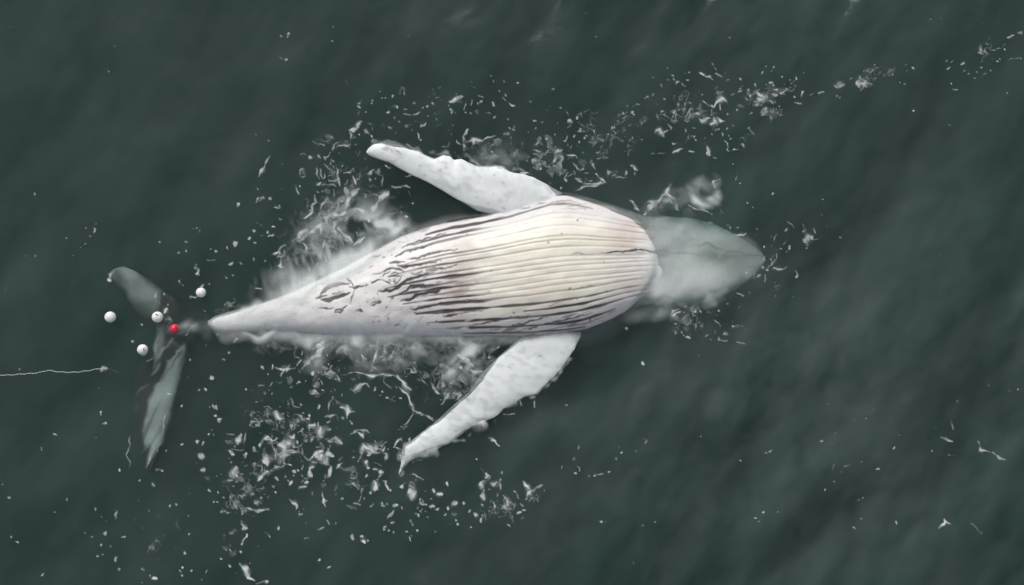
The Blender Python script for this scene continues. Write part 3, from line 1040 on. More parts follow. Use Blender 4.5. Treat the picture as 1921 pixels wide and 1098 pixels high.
crop_strokes(foam, 1220, 110, 5.78, """
.8 30 : 540 165 570 170
.7 12 : 590 180 640 195 665 225
.7 10 : 690 100 725 130
.75 13 : 705 155 745 175 785 190
.75 14 : 825 240 860 240
.75 9 : 315 250 285 270 280 295
.7 12 : 870 400 905 385
.7 14 : 940 360 980 345
.6 12 : 960 330 970 320
.75 12 : 570 455 610 485 675 515
.75 13 : 675 515 720 480 780 440 820 460
.65 14 : 765 510 770 555
.7 13 : 665 545 660 605
.65 12 : 700 590 750 580
.75 12 : 460 605 520 600 545 620
.75 13 : 530 650 570 670 610 655 650 640
.8 32 : 650 710 680 690
.75 16 : 690 650 710 700
.75 13 : 735 640 760 690 805 690
.7 12 : 665 770 680 760
.65 9 : 280 550 320 565
.75 20 : 1020 415 1050 445
.75 14 : 1145 265 1155 300
.75 13 : 1150 395 1190 405 1235 425
.75 18 : 1160 430 1190 465 1220 450
.6 9 : 1065 600 1105 575
.7 12 : 1430 385 1500 350
.6 10 : 1310 385 1350 405 1380 400
.65 9 : 60 800 75 770 110 800 160 840
.65 8 : 130 805 180 780
.7 8 : 190 715 230 735 230 770
.6 9 : 250 880 260 905 290 905
.75 8 : 90 1030 155 1015
.75 13 : 250 1010 290 1000 340 990
.7 10 : 425 1012 475 1010
.75 26 : 620 970 625 1020 640 1045
.6 8 : 600 920 615 960
.55 11 : 680 1070 720 1075
.65 8 : 805 885 830 910 830 960
.75 10 : 810 970 845 990
.7 9 : 890 990 925 985 965 985
.75 16 : 1000 930 1020 960
.6 8 : 450 745 490 740
""")
dots(foam, 1220, 110, 5.78, .7, "668 65 10 190 98 10 190 243 11 250 237 12 243 197 9 353 292 14 425 165 11 385 160 8 408 237 10 970 225 16 1300 262 14 1342 282 9 1315 150 11 1240 95 8 1325 90 8 1210 160 9 1380 330 11 1460 298 11 1400 500 13 1240 545 14 1140 478 12 1155 508 11 940 570 9 830 608 11 357 572 13 310 563 11 20 397 13 897 742 11 1055 748 11 855 835 7 885 868 9 395 780 13 475 853 14 445 845 10 830 775 11 775 820 12 712 778 12 740 775 8 400 650 12 555 397 8 668 815 10 1065 345 11 1085 408 12 1420 197 8 590 870 10 505 890 9 1350 465 8 990 300 8 160 440 12 135 568 12")
crop_strokes(foam, 660, 120, 6.003, """
.75 20 : 75 480 90 495
.6 10 : 80 540 70 600
.65 14 : 70 660 110 655
.7 16 : 70 670 75 710 40 750
.6 9 : 175 680 220 685
.7 13 : 1105 430 1150 415 1190 380 1235 362
.7 16 : 1280 440 1265 500
.65 16 : 1355 415 1340 460
.7 16 : 1415 360 1460 375
.7 13 : 1590 430 1600 470
.75 11 : 1705 385 1735 405
.75 12 : 1770 445 1800 470 1835 465
.7 15 : 1110 500 1110 555
.8 12 : 775 710 795 685 840 665
.8 8 : 600 715 650 685
.8 9 : 610 725 655 712
.85 12 : 740 780 755 800 765 835
.6 9 : 605 555 630 575 660 580
.7 12 : 600 510 635 508
.6 9 : 690 580 730 570 775 555
.7 10 : 940 378 980 365
.7 13 : 975 270 1000 265
.7 11 : 1545 120 1575 125
.7 13 : 1470 75 1500 78
.55 8 : 1325 120 1335 135
.7 11 : 1360 190 1362 210
.65 9 : 1370 260 1385 270
.7 20 : 1320 740 1290 790 1270 810
.65 14 : 1185 850 1190 880 1230 900
.7 26 : 1270 820 1290 880 1270 930
.7 22 : 1310 870 1370 860 1350 950
.7 18 : 1360 830 1420 870 1470 870
.6 10 : 1480 850 1540 840 1600 820
.6 12 : 1590 860 1660 855
.7 22 : 1710 795 1770 800
.45 22 : 1790 840 1810 900
.5 14 : 1530 550 1550 570
""")
dots(foam, 660, 120, 6.003, .7, "165 545 15 455 372 13 382 397 12 340 400 9 240 408 9 240 440 9 400 545 13 345 688 12 432 722 13 218 815 11 700 447 13 845 497 20 905 470 13 790 505 10 970 635 14 1155 693 9 1445 430 14 1415 450 9 1297 533 11 1345 543 10 1605 600 14 1775 640 11 1832 745 12 1835 712 8 1790 735 8 1735 350 10 1612 205 10 1663 295 10 1868 215 12 1718 195 8 490 597 10 543 660 8 675 748 10 790 850 12 510 500 10 1180 340 8 870 380 8 315 305 8 85 440 13 1120 800 8 75 795 11 1095 465 9 160 765 8")
crop_strokes(foam, 480, 620, 6.861, """
.7 9 : 260 490 320 500 380 510 430 510 520 485
.85 12 : 400 540 430 510
.7 10 : 370 520 340 570 330 590
.6 9 : 440 430 420 480 400 510
.65 10 : 510 240 490 280 520 330 560 370
.6 12 : 590 270 600 320
.6 12 : 590 380 560 420 540 450
.7 26 : 740 240 820 200 900 130
.7 40 : 860 220 800 310 720 360
.7 24 : 720 370 660 440 620 480
.75 34 : 600 500 640 480
.65 12 : 620 420 680 380 740 340
.8 10 : 170 710 190 680 220 660
.6 8 : 260 670 300 670 340 630
.65 9 : 100 830 130 820
.5 12 : 30 720 90 720
.65 12 : 530 690 560 660 590 670
.65 14 : 780 630 815 605
.65 14 : 840 650 870 690
.6 18 : 720 690 750 730
.65 12 : 1040 630 1050 670
.75 9 : 920 570 950 545 1010 540
.65 6 : 1110 570 1200 570
.75 6 : 1200 540 1280 545 1340 565 1400 565
.85 12 : 1400 570 1440 575 1500 580 1560 575
.75 10 : 1560 575 1640 560 1700 555
.85 11 : 1830 580 1860 620 1900 660 1925 700
.85 11 : 1860 730 1890 770 1920 800
.7 9 : 1040 280 1080 230 1140 190
.6 16 : 1150 250 1175 320
.55 9 : 1650 600 1640 660 1700 690
.5 16 : 1700 700 1750 740
.5 16 : 1800 700 1830 740
.6 9 : 1730 900 1790 930
.6 7 : 1750 900 1790 855
.7 9 : 1210 760 1270 760 1340 730 1400 700
.6 8 : 1400 700 1460 720 1480 740
.55 8 : 1280 795 1350 770
.65 8 : 980 880 940 940 935 1020
.55 20 : 440 880 450 930
.55 12 : 790 970 800 1010
.55 26 : 1360 320 1400 380 1440 420
.65 24 : 1560 260 1540 350 1520 400
.6 22 : 1640 220 1660 300 1600 340
.6 18 : 1780 280 1730 340 1690 380
.6 14 : 1890 330 1910 280
""")
dots(foam, 480, 620, 6.861, .72, "85 457 15 870 507 18 1065 512 17 915 330 15 1080 385 11 1305 400 15 1635 380 15 855 762 13 870 800 10 205 822 13 965 797 10 1100 825 10 1540 775 13 1630 798 12 1150 490 10 115 488 9 640 640 11 805 530 11 940 450 12 570 960 10 165 575 8 460 720 14 1005 960 12 1690 875 14 1855 890 14 1445 610 0")
# filament running from the wake line down to the lower fin tip
crop_strokes(foam, 700, 600, 3.543, """
.7 5 : 0 365 80 360 150 370
.7 5 : 150 370 190 400 210 440 250 470
.85 6 : 180 445 215 490 245 530 275 590
.85 6 : 275 595 330 625 370 650 405 680
.5 4 : 275 600 250 650 215 700 200 735
.5 9 : 205 700 225 715
.6 18 : 560 240 620 270 660 320
.55 14 : 520 330 500 360 460 400
.5 10 : 380 420 400 460 440 500
.55 8 : 450 560 480 520 500 500
.6 14 : 530 490 575 500 560 540
.7 10 : 640 340 680 350 720 350
.5 8 : 840 180 800 200 770 240
.6 18 : 770 250 800 245
.6 6 : 970 540 985 575
.6 9 : 1080 545 1060 580
.7 5 : 860 630 935 630
.7 9 : 1040 130 1000 150
""")
# wake ribbon towards the upper right corner  (image crop 1160,20 x2.524)
crop_strokes(foam, 1160, 20, 2.524, """
.8 10 : 1842 130 1870 115
.7 4 : 1890 105 1912 100
.7 4 : 1790 185 1835 160
.7 5 : 1760 180 1780 190
.8 8 : 1040 365 1055 355 1075 345
.7 6 : 1095 325 1105 318
.8 7 : 1190 298 1205 290
.7 7 : 945 390 970 382
.7 5 : 905 403 922 398
.7 6 : 840 435 870 432
.7 5 : 775 392 808 378
.7 5 : 1555 280 1570 270
.7 7 : 1625 260 1640 250
.6 4 : 1730 305 1745 300
.5 3 : 1840 230 1890 230
.6 4 : 1585 372 1610 378
.9 5 : 1512 32 1526 38
""")
dots(foam, 1160, 20, 2.524, .75, "528 127 4 1480 40 3 730 340 5 808 330 4 840 326 4 820 352 3 872 394 5 840 410 5 762 446 4 690 465 5 1130 345 5 1145 365 6 1170 362 5 1160 350 4 1258 304 5 1300 305 4 1370 290 5 1400 273 5 1335 335 4 1350 346 4 1180 278 4 1213 262 3 1030 405 4 1045 412 4 1555 245 4 1580 245 4 1635 288 5 1660 305 4 1720 270 5 1700 292 3 1760 285 4 1790 245 4 1745 155 5 1770 235 3 1800 228 3 1578 345 5 1845 390 4 1400 486 4 735 402 6 725 432 6 880 296 4 770 313 3 695 268 3 730 268 3 1685 318 3 1825 185 4 1900 228 3 745 372 4 700 350 4")
# around the snout (image crop 1080,320 x3.431)
crop_strokes(foam, 1080, 320, 3.431, """
.6 14 : 440 280 470 240 510 210 560 180
.6 10 : 550 170 590 150 610 90
.6 8 : 600 200 640 220 660 260
.55 9 : 450 200 500 200 540 190
.6 10 : 600 150 630 180 640 220
.6 6 : 340 200 370 210 400 250 410 270
.6 5 : 0 130 60 110 130 100 200 80
.7 6 : 1030 410 1070 420 1100 405
.6 5 : 1150 408 1190 405
.6 5 : 1270 450 1290 410
.6 6 : 1335 470 1360 445
.6 5 : 1365 330 1400 365
.7 9 : 1545 385 1548 400
.8 6 : 1270 625 1310 635 1350 620
.65 5 : 1300 530 1298 560
.6 6 : 1215 680 1230 720
.6 6 : 1410 640 1430 680
.7 10 : 1045 790 1080 805
.65 5 : 600 940 620 905 660 885
.65 5 : 630 945 650 920
.6 5 : 890 960 920 985
.6 5 : 1030 1000 1060 998
.6 5 : 835 1075 860 1060
.5 3 : 1030 70 1040 10
.6 4 : 820 335 880 340
.55 3 : 250 38 320 38
.6 6 : 720 230 760 250 800 250 860 275
.55 5 : 900 110 890 60 930 50
.6 5 : 930 240 945 265
""")
dots(foam, 1080, 320, 3.431, .7, "1062 97 6 1590 190 5 1590 285 5 1480 435 7 1525 430 10 1465 390 6 1430 475 6 1370 495 8 1320 495 6 1345 520 5 1540 370 7 1212 490 8 1175 680 13 1235 632 8 1210 625 7 1100 650 8 1420 680 8 1110 790 7 870 790 5 320 1020 8 765 1005 6 810 1010 9 925 895 6 1050 885 6 720 1083 8 930 1085 10 955 1050 8 975 1050 8 640 1050 6 765 912 9 800 908 8 690 915 8 700 880 7 1000 820 6 975 345 8 990 370 6 1040 360 5 1100 212 6 1135 243 5 1165 243 5 1160 370 6 1265 160 6 1500 500 5 905 1055 6 870 280 7 980 862 5 1260 575 5")
# lower right scatter (image crop 1000,560 x2.041)
crop_strokes(foam, 1000, 560, 2.041, """
.65 4 : 0 740 15 725 35 712
.65 3 : 165 640 180 665
.6 3 : 108 655 112 645
.7 5 : 250 675 270 673
.65 3 : 425 535 435 545
.75 7 : 905 588 912 580
.7 3 : 1148 655 1150 635
.7 3 : 1188 645 1205 640
.75 4 : 1310 660 1325 660
.8 5 : 1230 880 1238 882
.7 4 : 1390 850 1392 862
.7 4 : 1555 885 1570 870 1582 852 1600 865
.5 5 : 1560 530 1590 540 1610 548
.4 9 : 1600 470 1610 500
.5 4 : 1700 545 1710 580 1750 590
.45 6 : 1760 590 1790 610 1815 620
.4 2 : 1680 860 1700 880 1720 905
.65 4 : 520 75 540 60 560 50
.6 4 : 710 155 740 160
.6 3 : 780 170 815 174
""")
dots(foam, 1000, 560, 2.041, .72, "415 244 7 130 407 4 170 567 4 158 613 4 213 680 3 240 678 4 295 663 4 318 615 4 343 595 4 328 570 3 392 585 3 895 598 3 787 624 4 1382 571 4 1245 768 4 1235 770 3 1260 768 3 1255 846 3 260 853 4 278 853 3 465 855 4 420 868 3 390 1018 3 368 1013 2 878 825 3 643 532 3 1855 345 4 1822 357 2 735 133 5 745 133 4 645 110 5 650 102 3 620 105 3 590 155 5 568 135 4 575 148 3 700 130 3 715 105 3 770 105 3 800 103 3 690 160 4 430 550 3 1580 850 4 160 670 4 1597 600 3 355 117 5")
# lower left scatter (image crop 400,560 x2.04)
crop_strokes(foam, 400, 560, 2.04, """
.65 6 : 110 860 125 880 115 890
.65 6 : 130 905 115 940
.65 8 : 105 970 108 975
.6 4 : 68 960 70 972
.7 7 : 105 1015 125 1035 135 1065 155 1080
.6 5 : 160 1090 205 1080
.6 7 : 105 800 110 825
.6 7 : 135 805 170 810 210 805
.6 6 : 290 770 320 790 320 810
.6 6 : 330 730 350 720
.5 4 : 195 895 220 915
.6 4 : 420 740 425 775 430 800
.6 8 : 330 830 345 828
.6 4 : 400 880 420 875
.6 5 : 440 850 445 865
.55 3 : 350 918 365 918
.6 6 : 530 780 565 785
.6 5 : 575 730 560 770
.6 4 : 755 855 762 870
""")
dots(foam, 400, 560, 2.04, .68, "185 762 5 150 750 5 180 780 4 35 820 7 40 765 5 15 785 4 250 877 4 470 858 5 492 762 5 535 915 9 565 910 6 575 935 8 590 928 5 410 1000 5 445 1032 5 545 980 0 650 875 5 690 900 6 650 885 4 780 890 4 895 712 5 845 735 8 868 748 8 925 790 10 930 850 4 935 868 4 1005 832 8 890 835 3 30 995 4 65 1022 5 205 1085 7 20 745 5 85 655 9 75 598 6 125 595 6 20 465 6 5 415 6 275 680 4 240 690 6 155 580 7 60 210 7 85 160 6 45 235 5 190 262 7 125 350 5 720 718 7 760 742 6 685 1050 0 850 895 3 15 680 3 425 270 8 380 285 8 455 285 7 340 435 3")
# left side scatter (image crop 0,640 x2.397)
dots(foam, 0, 640, 2.397, .62, "37 703 5 299 712 5 423 758 5 75 910 5 50 885 4 380 862 5 410 883 5 475 867 8 453 922 6 457 957 7 435 965 6 525 980 8 535 1025 8 625 718 6 765 745 7 795 742 4 673 767 4 850 785 4 852 868 5 827 950 9 823 1023 8 818 1052 5 863 1035 5 930 1032 7 698 1067 8 633 1085 5 648 1027 6 680 1050 4 912 580 11 912 518 14 885 452 8 908 460 8 938 422 5 940 672 7 820 466 6 745 500 3 708 580 9 725 590 5 625 630 8 692 642 7 540 578 7 887 220 6 917 217 8 950 165 7 818 290 4 250 420 4 435 433 3 458 322 4 455 333 3 87 130 6 230 130 5 460 125 9 853 165 4 600 5 6 445 210 3 325 105 2 555 885 3 248 765 3 460 795 3 482 810 3 910 1070 3 957 730 4 495 920 3")
crop_strokes(foam, 0, 640, 2.397, """
.5 3 : 515 765 517 780 521 800
.4 3 : 470 375 475 385
""")
# upper left scatter (image crop 0,0 x2.196)
dots(foam, 0, 0, 2.196, .65, "142 803 5 387 948 5 368 972 4 350 1004 4 273 985 4 303 1053 3 108 1053 4 148 1058 3 397 925 2 355 940 2 328 1025 2 445 298 3 1187 133 4 1156 149 4 1185 143 3 1371 170 4 1375 113 3 1162 244 4 1178 245 4 1430 333 3 1105 585 3 1432 348 2 1280 651 6 824 954 5 812 937 4 795 940 4 735 1042 4 660 995 4 1042 953 6 1103 957 7 1128 937 5 1110 975 5 1027 982 6 971 1007 10 935 1020 4 895 1032 7 865 1025 5 1043 1072 7 990 1087 6 952 1090 7 1088 1078 5 802 1094 5 1162 905 5 1085 815 5 1112 815 6 770 1000 8 765 1030 4 980 840 5 1050 1000 4")
crop_strokes(foam, 0, 0, 2.196, """
.6 3 : 1055 840 1065 820 1090 812
.65 4 : 1130 855 1155 857
.6 4 : 1060 920 1080 928
.5 3 : 855 1070 885 1070
.6 4 : 975 845 985 838
""")
# near the tail (image crop 160,480 x2.614)
crop_strokes(foam, 160, 480, 2.614, """
.7 4 : 222 885 218 930 208 975
.5 3 : 208 980 222 1000 215 1045
.45 3 : 395 770 385 830 375 890
.45 3 : 300 925 290 965
.5 3 : 340 930 318 1000 300 1045
.5 3 : 380 895 355 950 335 985
.85 14 : 385 285 400 262
.6 16 : 395 310 415 305
.6 5 : 510 205 530 205 560 200
.75 6 : 350 185 345 200
.5 7 : 120 125 118 100 140 75
.5 5 : 530 45 555 70 560 95
.45 4 : 310 520 330 505
.5 10 : 500 370 530 340
.45 8 : 490 390 500 375
""")
dots(foam, 160, 480, 2.614, .7, "575 140 7 617 140 5 460 123 5 513 205 7 387 187 6 352 205 5 350 225 4 365 233 4 587 275 6 540 60 6 550 85 7 715 42 7 690 100 4 725 98 4 118 125 11 410 240 5 620 600 8 583 655 8 550 660 5 705 480 7 680 507 5 590 440 5 625 735 8 640 785 8 660 805 7 655 815 5 640 745 5 290 485 8 512 510 4 475 735 4 605 880 5 632 880 4 545 912 6 573 918 8 575 985 16 575 1055 10 715 970 10 472 928 6 720 1065 5 355 1050 8 373 1058 4 80 770 5 95 830 6 230 425 4 278 340 5 720 560 0 645 380 4")
foam = warp(foam, (1.1, 6, 91), (.8, 2.5, 92)) * (0.80 + .30 * np.clip(noise(3.5, seed=93), -1.8, 1.0))
foam = np.clip(foam, 0, 1)

def ridged(sc1, w, amp, seed):
    a = np.clip(1 - np.abs(noise(sc1, sc1 * .8, -50, seed)) / w, 0, 1)
    b = np.clip(1 - np.abs(noise(sc1 * .55, seed=seed + 1)) / (w * 1.2), 0, 1)
    return warp(np.maximum(a, .8 * b).astype(np.float32), (amp, sc1 * 1.1, seed + 2), (amp * .4, sc1 * .35, seed + 3))
# region density for procedural lace and flecks
R = (0.95 * blob(640, 335, 90, 70) + .8 * blob(600, 440, 95, 45, -25) + 0.68 * blob(590, 800, 130, 80) + .55 * blob(480, 870, 120, 120)
     + .75 * blob(640, 900, 190, 70) + .8 * blob(690, 700, 140, 45) + .9 * blob(860, 700, 60, 60) + .7 * blob(830, 215, 150, 60)
     + 1.0 * blob(1060, 300, 90, 45) + .55 * blob(1150, 240, 120, 60) + .6 * blob(1340, 220, 90, 75) + .38 * blob(1450, 180, 120, 40)
     + .55 * blob(1620, 150, 160, 28, -15) + .55 * blob(1840, 110, 80, 30, -25) + .75 * blob(1290, 590, 60, 25) + .65 * blob(1340, 620, 70, 30)
     + .8 * blob(1440, 500, 55, 60) + .6 * blob(1510, 440, 50, 50) + .4 * blob(950, 930, 75, 40) + .35 * blob(1100, 870, 120, 40)
     + .5 * blob(850, 960, 120, 45) + .4 * blob(330, 1000, 150, 70) + .5 * blob(460, 1010, 30, 100) + .3 * blob(460, 470, 80, 60)
     + .85 * blob(930, 290, 90, 40) + .5 * blob(420, 560, 60, 40) + .25 * blob(1600, 880, 250, 120)).astype(np.float32)
R = np.clip(R, 0, 1.1)
offbody = 1 - sm(-.03, .03, ZB)
L1 = ridged(10, .085, 5, 301)
L2 = ridged(6.5, .11, 3.5, 311)
patch = noise(11, 9, -45, 83) * .8 + noise(30, seed=84) * .5
gate = sm(0, .55, patch + 2.1 * R - 1.85)
lace = np.maximum(L1 * gate, L2 * sm(0, .6, patch + 2.2 * R - 2.15) * .9)
clump = .25 * sm(2.5, 2.9, noise(4.5, seed=85) + 1.3 * R) * sm(.25, .6, R)
lace = warp(np.maximum(lace, clump), (2.2, 6, 88), (1.2, 2.5, 89)) * offbody
foam = np.maximum(foam, lace * .68 * sm(.1, .5, R))
# loose flecks
nf = 0
fl_f = np.zeros((H, W), np.float32)
Rc = np.clip(R, 0, 1) ** 1.4
for k in range(14000):
    x = rng.uniform(0, W); y = rng.uniform(0, H)
    p = Rc[int(y), int(x)] * .15 + .0035
    if rng.uniform() > p or ZB[int(y), int(x)] > -.05: continue
    r = min(2.3, .4 + rng.exponential(.42)); t = rng.uniform(0, math.pi); e = r * rng.uniform(0, 2.4)
    seg(fl_f, x - e * math.cos(t), y - e * math.sin(t), x + e * math.cos(t), y + e * math.sin(t), r * .75, r * .4, rng.uniform(.3, .95), .8)
foam = np.maximum(foam, warp(fl_f, (.8, 3, 86)))
foam = np.clip(foam * 1.38 * (0.92 + .18 * noise(3, seed=87)), 0, 1)

# white water: soft aerated clouds hugging the whale
def wisps(a, sc1, sc2, ang, seed):
    return np.clip(.5 + a * (.6 * noise(sc1, sc2, ang, seed) + .4 * noise(sc1 * .45, sc2 * .5, ang, seed + 1)), 0, 1.3)
wash = np.zeros((H, W), np.float32)
wN1 = noise(16, 9, -50, 101); wN2 = noise(7, 5, -40, 102); wN3 = noise(30, 22, 0, 103)
streak = noise(22, 4, 80, 104) * .6 + noise(9, 3, 70, 105) * .4
# upper tail shoulder cloud
c = .85 * blob(560, 545, 44, 24, 0) + .9 * blob(620, 510, 64, 25, -25) + .85 * blob(685, 474, 58, 23, -28) + .55 * blob(545, 520, 28, 18) + .35 * blob(520, 555, 22, 25)
wash = np.maximum(wash, c * np.clip(.85 + .28 * wN1 + .15 * streak, .2, 1.2))
# cloudy veil above the shoulder, between fin and tail
c = .55 * blob(715, 435, 45, 30, 20) + .5 * blob(745, 430, 35, 22, 30) + .3 * blob(700, 415, 25, 25) + .35 * blob(640, 400, 55, 22, -15) + .28 * blob(600, 440, 50, 28, -20)
wash = np.maximum(wash, c * np.clip(.75 + .45 * wN2 + .2 * wN3, 0, 1.3))
# hole of dark water in the ring
HOLE = sm(.25, .75, warp(blob(661, 428, 36, 25, 22).astype(np.float32), (7, 13, 391), (3, 5, 392)))
wash *= 1 - .88 * HOLE
# lower flank: broad milky skirt with hanging wisps
c = .0 * wash
for cx_, cy_, rx_, ry_, aa in ((470, 615, 60, 12, .4), (540, 625, 50, 20, .65), (600, 637, 45, 24, .7), (660, 640, 45, 27, .75), (720, 648, 45, 30, .8), (775, 646, 35, 25, .65),
                               (840, 636, 60, 14, .7), (900, 636, 45, 14, .55), (960, 636, 60, 12, .5), (1030, 634, 50, 10, .35), (590, 672, 22, 26, .5), (700, 680, 40, 24, .35), (745, 675, 25, 20, .4)):
    c = np.maximum(c, aa * blob(cx_, cy_, rx_, ry_))
RT = ridged(13, .42, 9, 321); RT2 = ridged(7, .40, 5, 331); RT3 = ridged(22, .5, 14, 341)
tex = np.clip(.28 + .45 * RT3 + .42 * RT + .28 * RT2 + .15 * wN3, 0, 1.35)
tex = np.maximum(tex, np.clip(1.15 - (YY - 628) / 22, 0, 1.0))
wash = np.maximum(wash, c * tex)
# froth hanging between belly and lower fin
c = .6 * blob(880, 665, 22, 26, 30) + .5 * blob(862, 690, 22, 20) + .4 * blob(845, 715, 20, 25) + .35 * blob(905, 650, 28, 14)
wash = np.maximum(wash, c * np.clip(.6 + .55 * wN2 + .2 * wN1, 0, 1.3))
# fin fringes
for P_, off, a_ in ((U_LEAD, 3, .55), (L_LEAD, 2, .5), (L_TRAIL, 1, .35)):
    F_ = np.zeros((H, W), np.float32); line(F_, P_[3:], 3.0, 1, 3, taper=False)
    F_ = warp(F_, (3.5, 9, 140 + off), (2, 4, 150 + off))
    wash = np.maximum(wash, a_ * blur(F_, .8) * sm(-.6, 1.1, noise(4.5, seed=106 + off)))
# spray clump on the lower fin and ragged base of the upper fin
wash = np.maximum(wash, .8 * blob(903, 790, 18, 12, -20) * np.clip(.7 + .5 * noise(4, seed=111), 0, 1.2))
wash = np.maximum(wash, .30 * blob(940, 300, 40, 18) * np.clip(.6 + .6 * wN2, 0, 1.2))
wash = np.maximum(wash, .25 * blob(1300, 370, 60, 30) * np.clip(.4 + .5 * wN2, 0, 1))
# whirl of foam above the head
rr_ = np.hypot(XX - 1322, (YY - 362) * 1.15); aa_ = np.arctan2(YY - 362, XX - 1322)
sp = np.cos(aa_ * 1.0 - .9 - rr_ * .035) * .5 + .5
whirl = np.exp(-((rr_ - 24) / 9) ** 2) * (0.04 + .96 * np.clip(np.sin(aa_ - .15) * 1.25 + .35, 0, 1)) + .38 * blob(1316, 350, 24, 12) + .25 * blob(1345, 345, 12, 18) + .3 * np.exp(-((rr_ - 12) / 4) ** 2) * np.clip(np.cos(aa_ - 2.6), 0, 1)
whirl = warp(whirl.astype(np.float32), (2.2, 13, 361), (1.2, 5, 362))
wash = np.maximum(wash, .9 * whirl * np.clip(.82 + .25 * noise(6, 3, 20, 112), 0, 1.2))
wash = np.maximum(wash, .55 * blob(1248, 382, 20, 9, -35) * np.clip(.6 + .6 * noise(6, seed=113), 0, 1.2))
# haze of bubbles round the snout and under the red buoy
sn = sm(.0, .12, body_uv(XX, YY) + 1) * 0
wash = np.maximum(wash, .30 * blob(1245, 585, 60, 14, -10) * np.clip(.8 + .4 * wN1, 0, 1.2))
wash = np.maximum(wash, .34 * blob(350, 612, 34, 12, -8) * np.clip(.6 + .6 * wN2, 0, 1.2))
wash = np.maximum(wash, .20 * blob(300, 640, 9, 45, 8))
# thin film over the low tail stock
wash = np.maximum(wash, .25 * INB * (1 - sm(520, 640, XX)) * np.clip(.8 + .4 * wN1, 0, 1.2))
# skirt of hanging threads under the tail stock
thr = warp(np.clip(.45 + .45 * noise(14, 2.0, 84, 131) + .45 * noise(7, 2.6, 50, 132) + .3 * noise(4, seed=135), 0, 1.3).astype(np.float32), (6, 16, 136), (3, 7, 137))
sk = blob(665, 648, 135, 24) * np.clip(.75 + .5 * noise(24, seed=138), .1, 1.3) + .45 * blob(560, 636, 80, 14)
wash = np.maximum(wash, .52 * warp(sk.astype(np.float32), (9, 18, 351), (4, 7, 352)) * np.clip(.12 * thr + .75 * RT + .4 * RT2, 0, 1.3))
sk2 = np.clip(blob(870, 680, 42, 45) + .9 * blob(640, 410, 80, 38, -20) + .7 * blob(590, 465, 55, 30, -30) + .8 * blob(735, 430, 50, 28, 25) + .5 * blob(1235, 385, 30, 14, -30) + .5 * blob(930, 290, 60, 25), 0, 1)
wash = np.maximum(wash, .62 * sk2 * np.clip(.15 + .7 * RT + .5 * RT2, 0, 1.2) * (1 - .85 * HOLE))
lip = 1.1 * blob(650, 626, 190, 12, 1) + .7 * blob(860, 633, 130, 7) + .8 * blob(500, 614, 55, 7)
lip = warp(lip.astype(np.float32), (9, 20, 371), (4, 8, 372))
tong = 1.25 * blob(600, 616, 140, 27, 3) + .8 * blob(740, 632, 90, 17, 0) + .6 * blob(860, 634, 70, 11)
tong = warp(tong.astype(np.float32), (10, 18, 373), (5, 7, 374)) * sm(-.5, 1.3, noise(22, 12, 80, 375) + .5 * noise(8, 4, 70, 376))
wash = np.maximum(wash, .85 * np.clip(tong, 0, 1))
veil = warp((blob(470, 582, 60, 12, -14) + blob(560, 548, 60, 16, -22) + blob(640, 508, 60, 15, -26) + .8 * blob(705, 470, 45, 11, -28)).astype(np.float32), (8, 18, 401), (4, 7, 402))
wash = np.maximum(wash, .8 * np.clip(veil, 0, 1) * sm(-1.2, 1.0, noise(18, 9, 60, 403)))
wash = np.maximum(wash, .85 * np.clip(lip, 0, 1) * np.clip(.85 + .25 * wN1 + .12 * streak, 0, 1.15))
lip2 = blob(560, 549, 60, 9, -20) + blob(640, 506, 60, 9, -26) + .8 * blob(700, 474, 40, 7, -28)
wash = np.maximum(wash, .85 * np.clip(lip2, 0, 1) * np.clip(.85 + .25 * wN1, 0, 1.15))
wash = np.maximum(wash, .45 * blob(975, 388, 55, 9, -14) + 0)
wash = np.maximum(wash, .40 * blob(720, 425, 55, 30, 25) * np.clip(.5 + .8 * noise(8, 2.2, 60, 133), 0, 1.4))
wash = np.maximum(wash, .55 * blob(600, 495, 100, 34, -28) * np.clip(.4 + .8 * noise(12, 2.2, 75, 134), 0, 1.4))
# milky film over the drowned head
hm = blur(((XX > 1216) & (XX < 1440) & (np.abs(body_uv(XX, YY)) < .93)).astype(np.float32), 8)
hm = warp(hm, (5, 14, 142), (2, 5, 143))
wash = np.maximum(wash, (.62 * np.clip(.85 + .22 * wN3 + .1 * wN1, 0, 1.2) * (1 - sm(1290, 1430, XX) * .75) * (1 - .6 * blob(1345, 481, 40, 17))) * hm)
# thin bubbly film between the foam threads
film = blur(foam, 5) * np.clip(.6 + .5 * noise(5, seed=141), 0, 1.4)
wash = np.maximum(wash, np.clip(film * .9 - .05, 0, .35) * offbody * (1 - .7 * HOLE))
halo = blur(((XX > 1205) & (XX < 1442) & (np.abs(body_uv(XX, YY)) < 1.0)).astype(np.float32), 9)
halo = warp(halo, (9, 16, 381), (4, 6, 382)) * sm(-.9, 1.2, noise(12, seed=383) + .5 * noise(5, seed=384))
wash = np.maximum(wash, .42 * halo * (1 - .5 * sm(1320, 1430, XX)))
wash = blur(np.clip(wash, 0, 1), .8)
keep = sm(.02, .06, wash)
wash = wash * keep

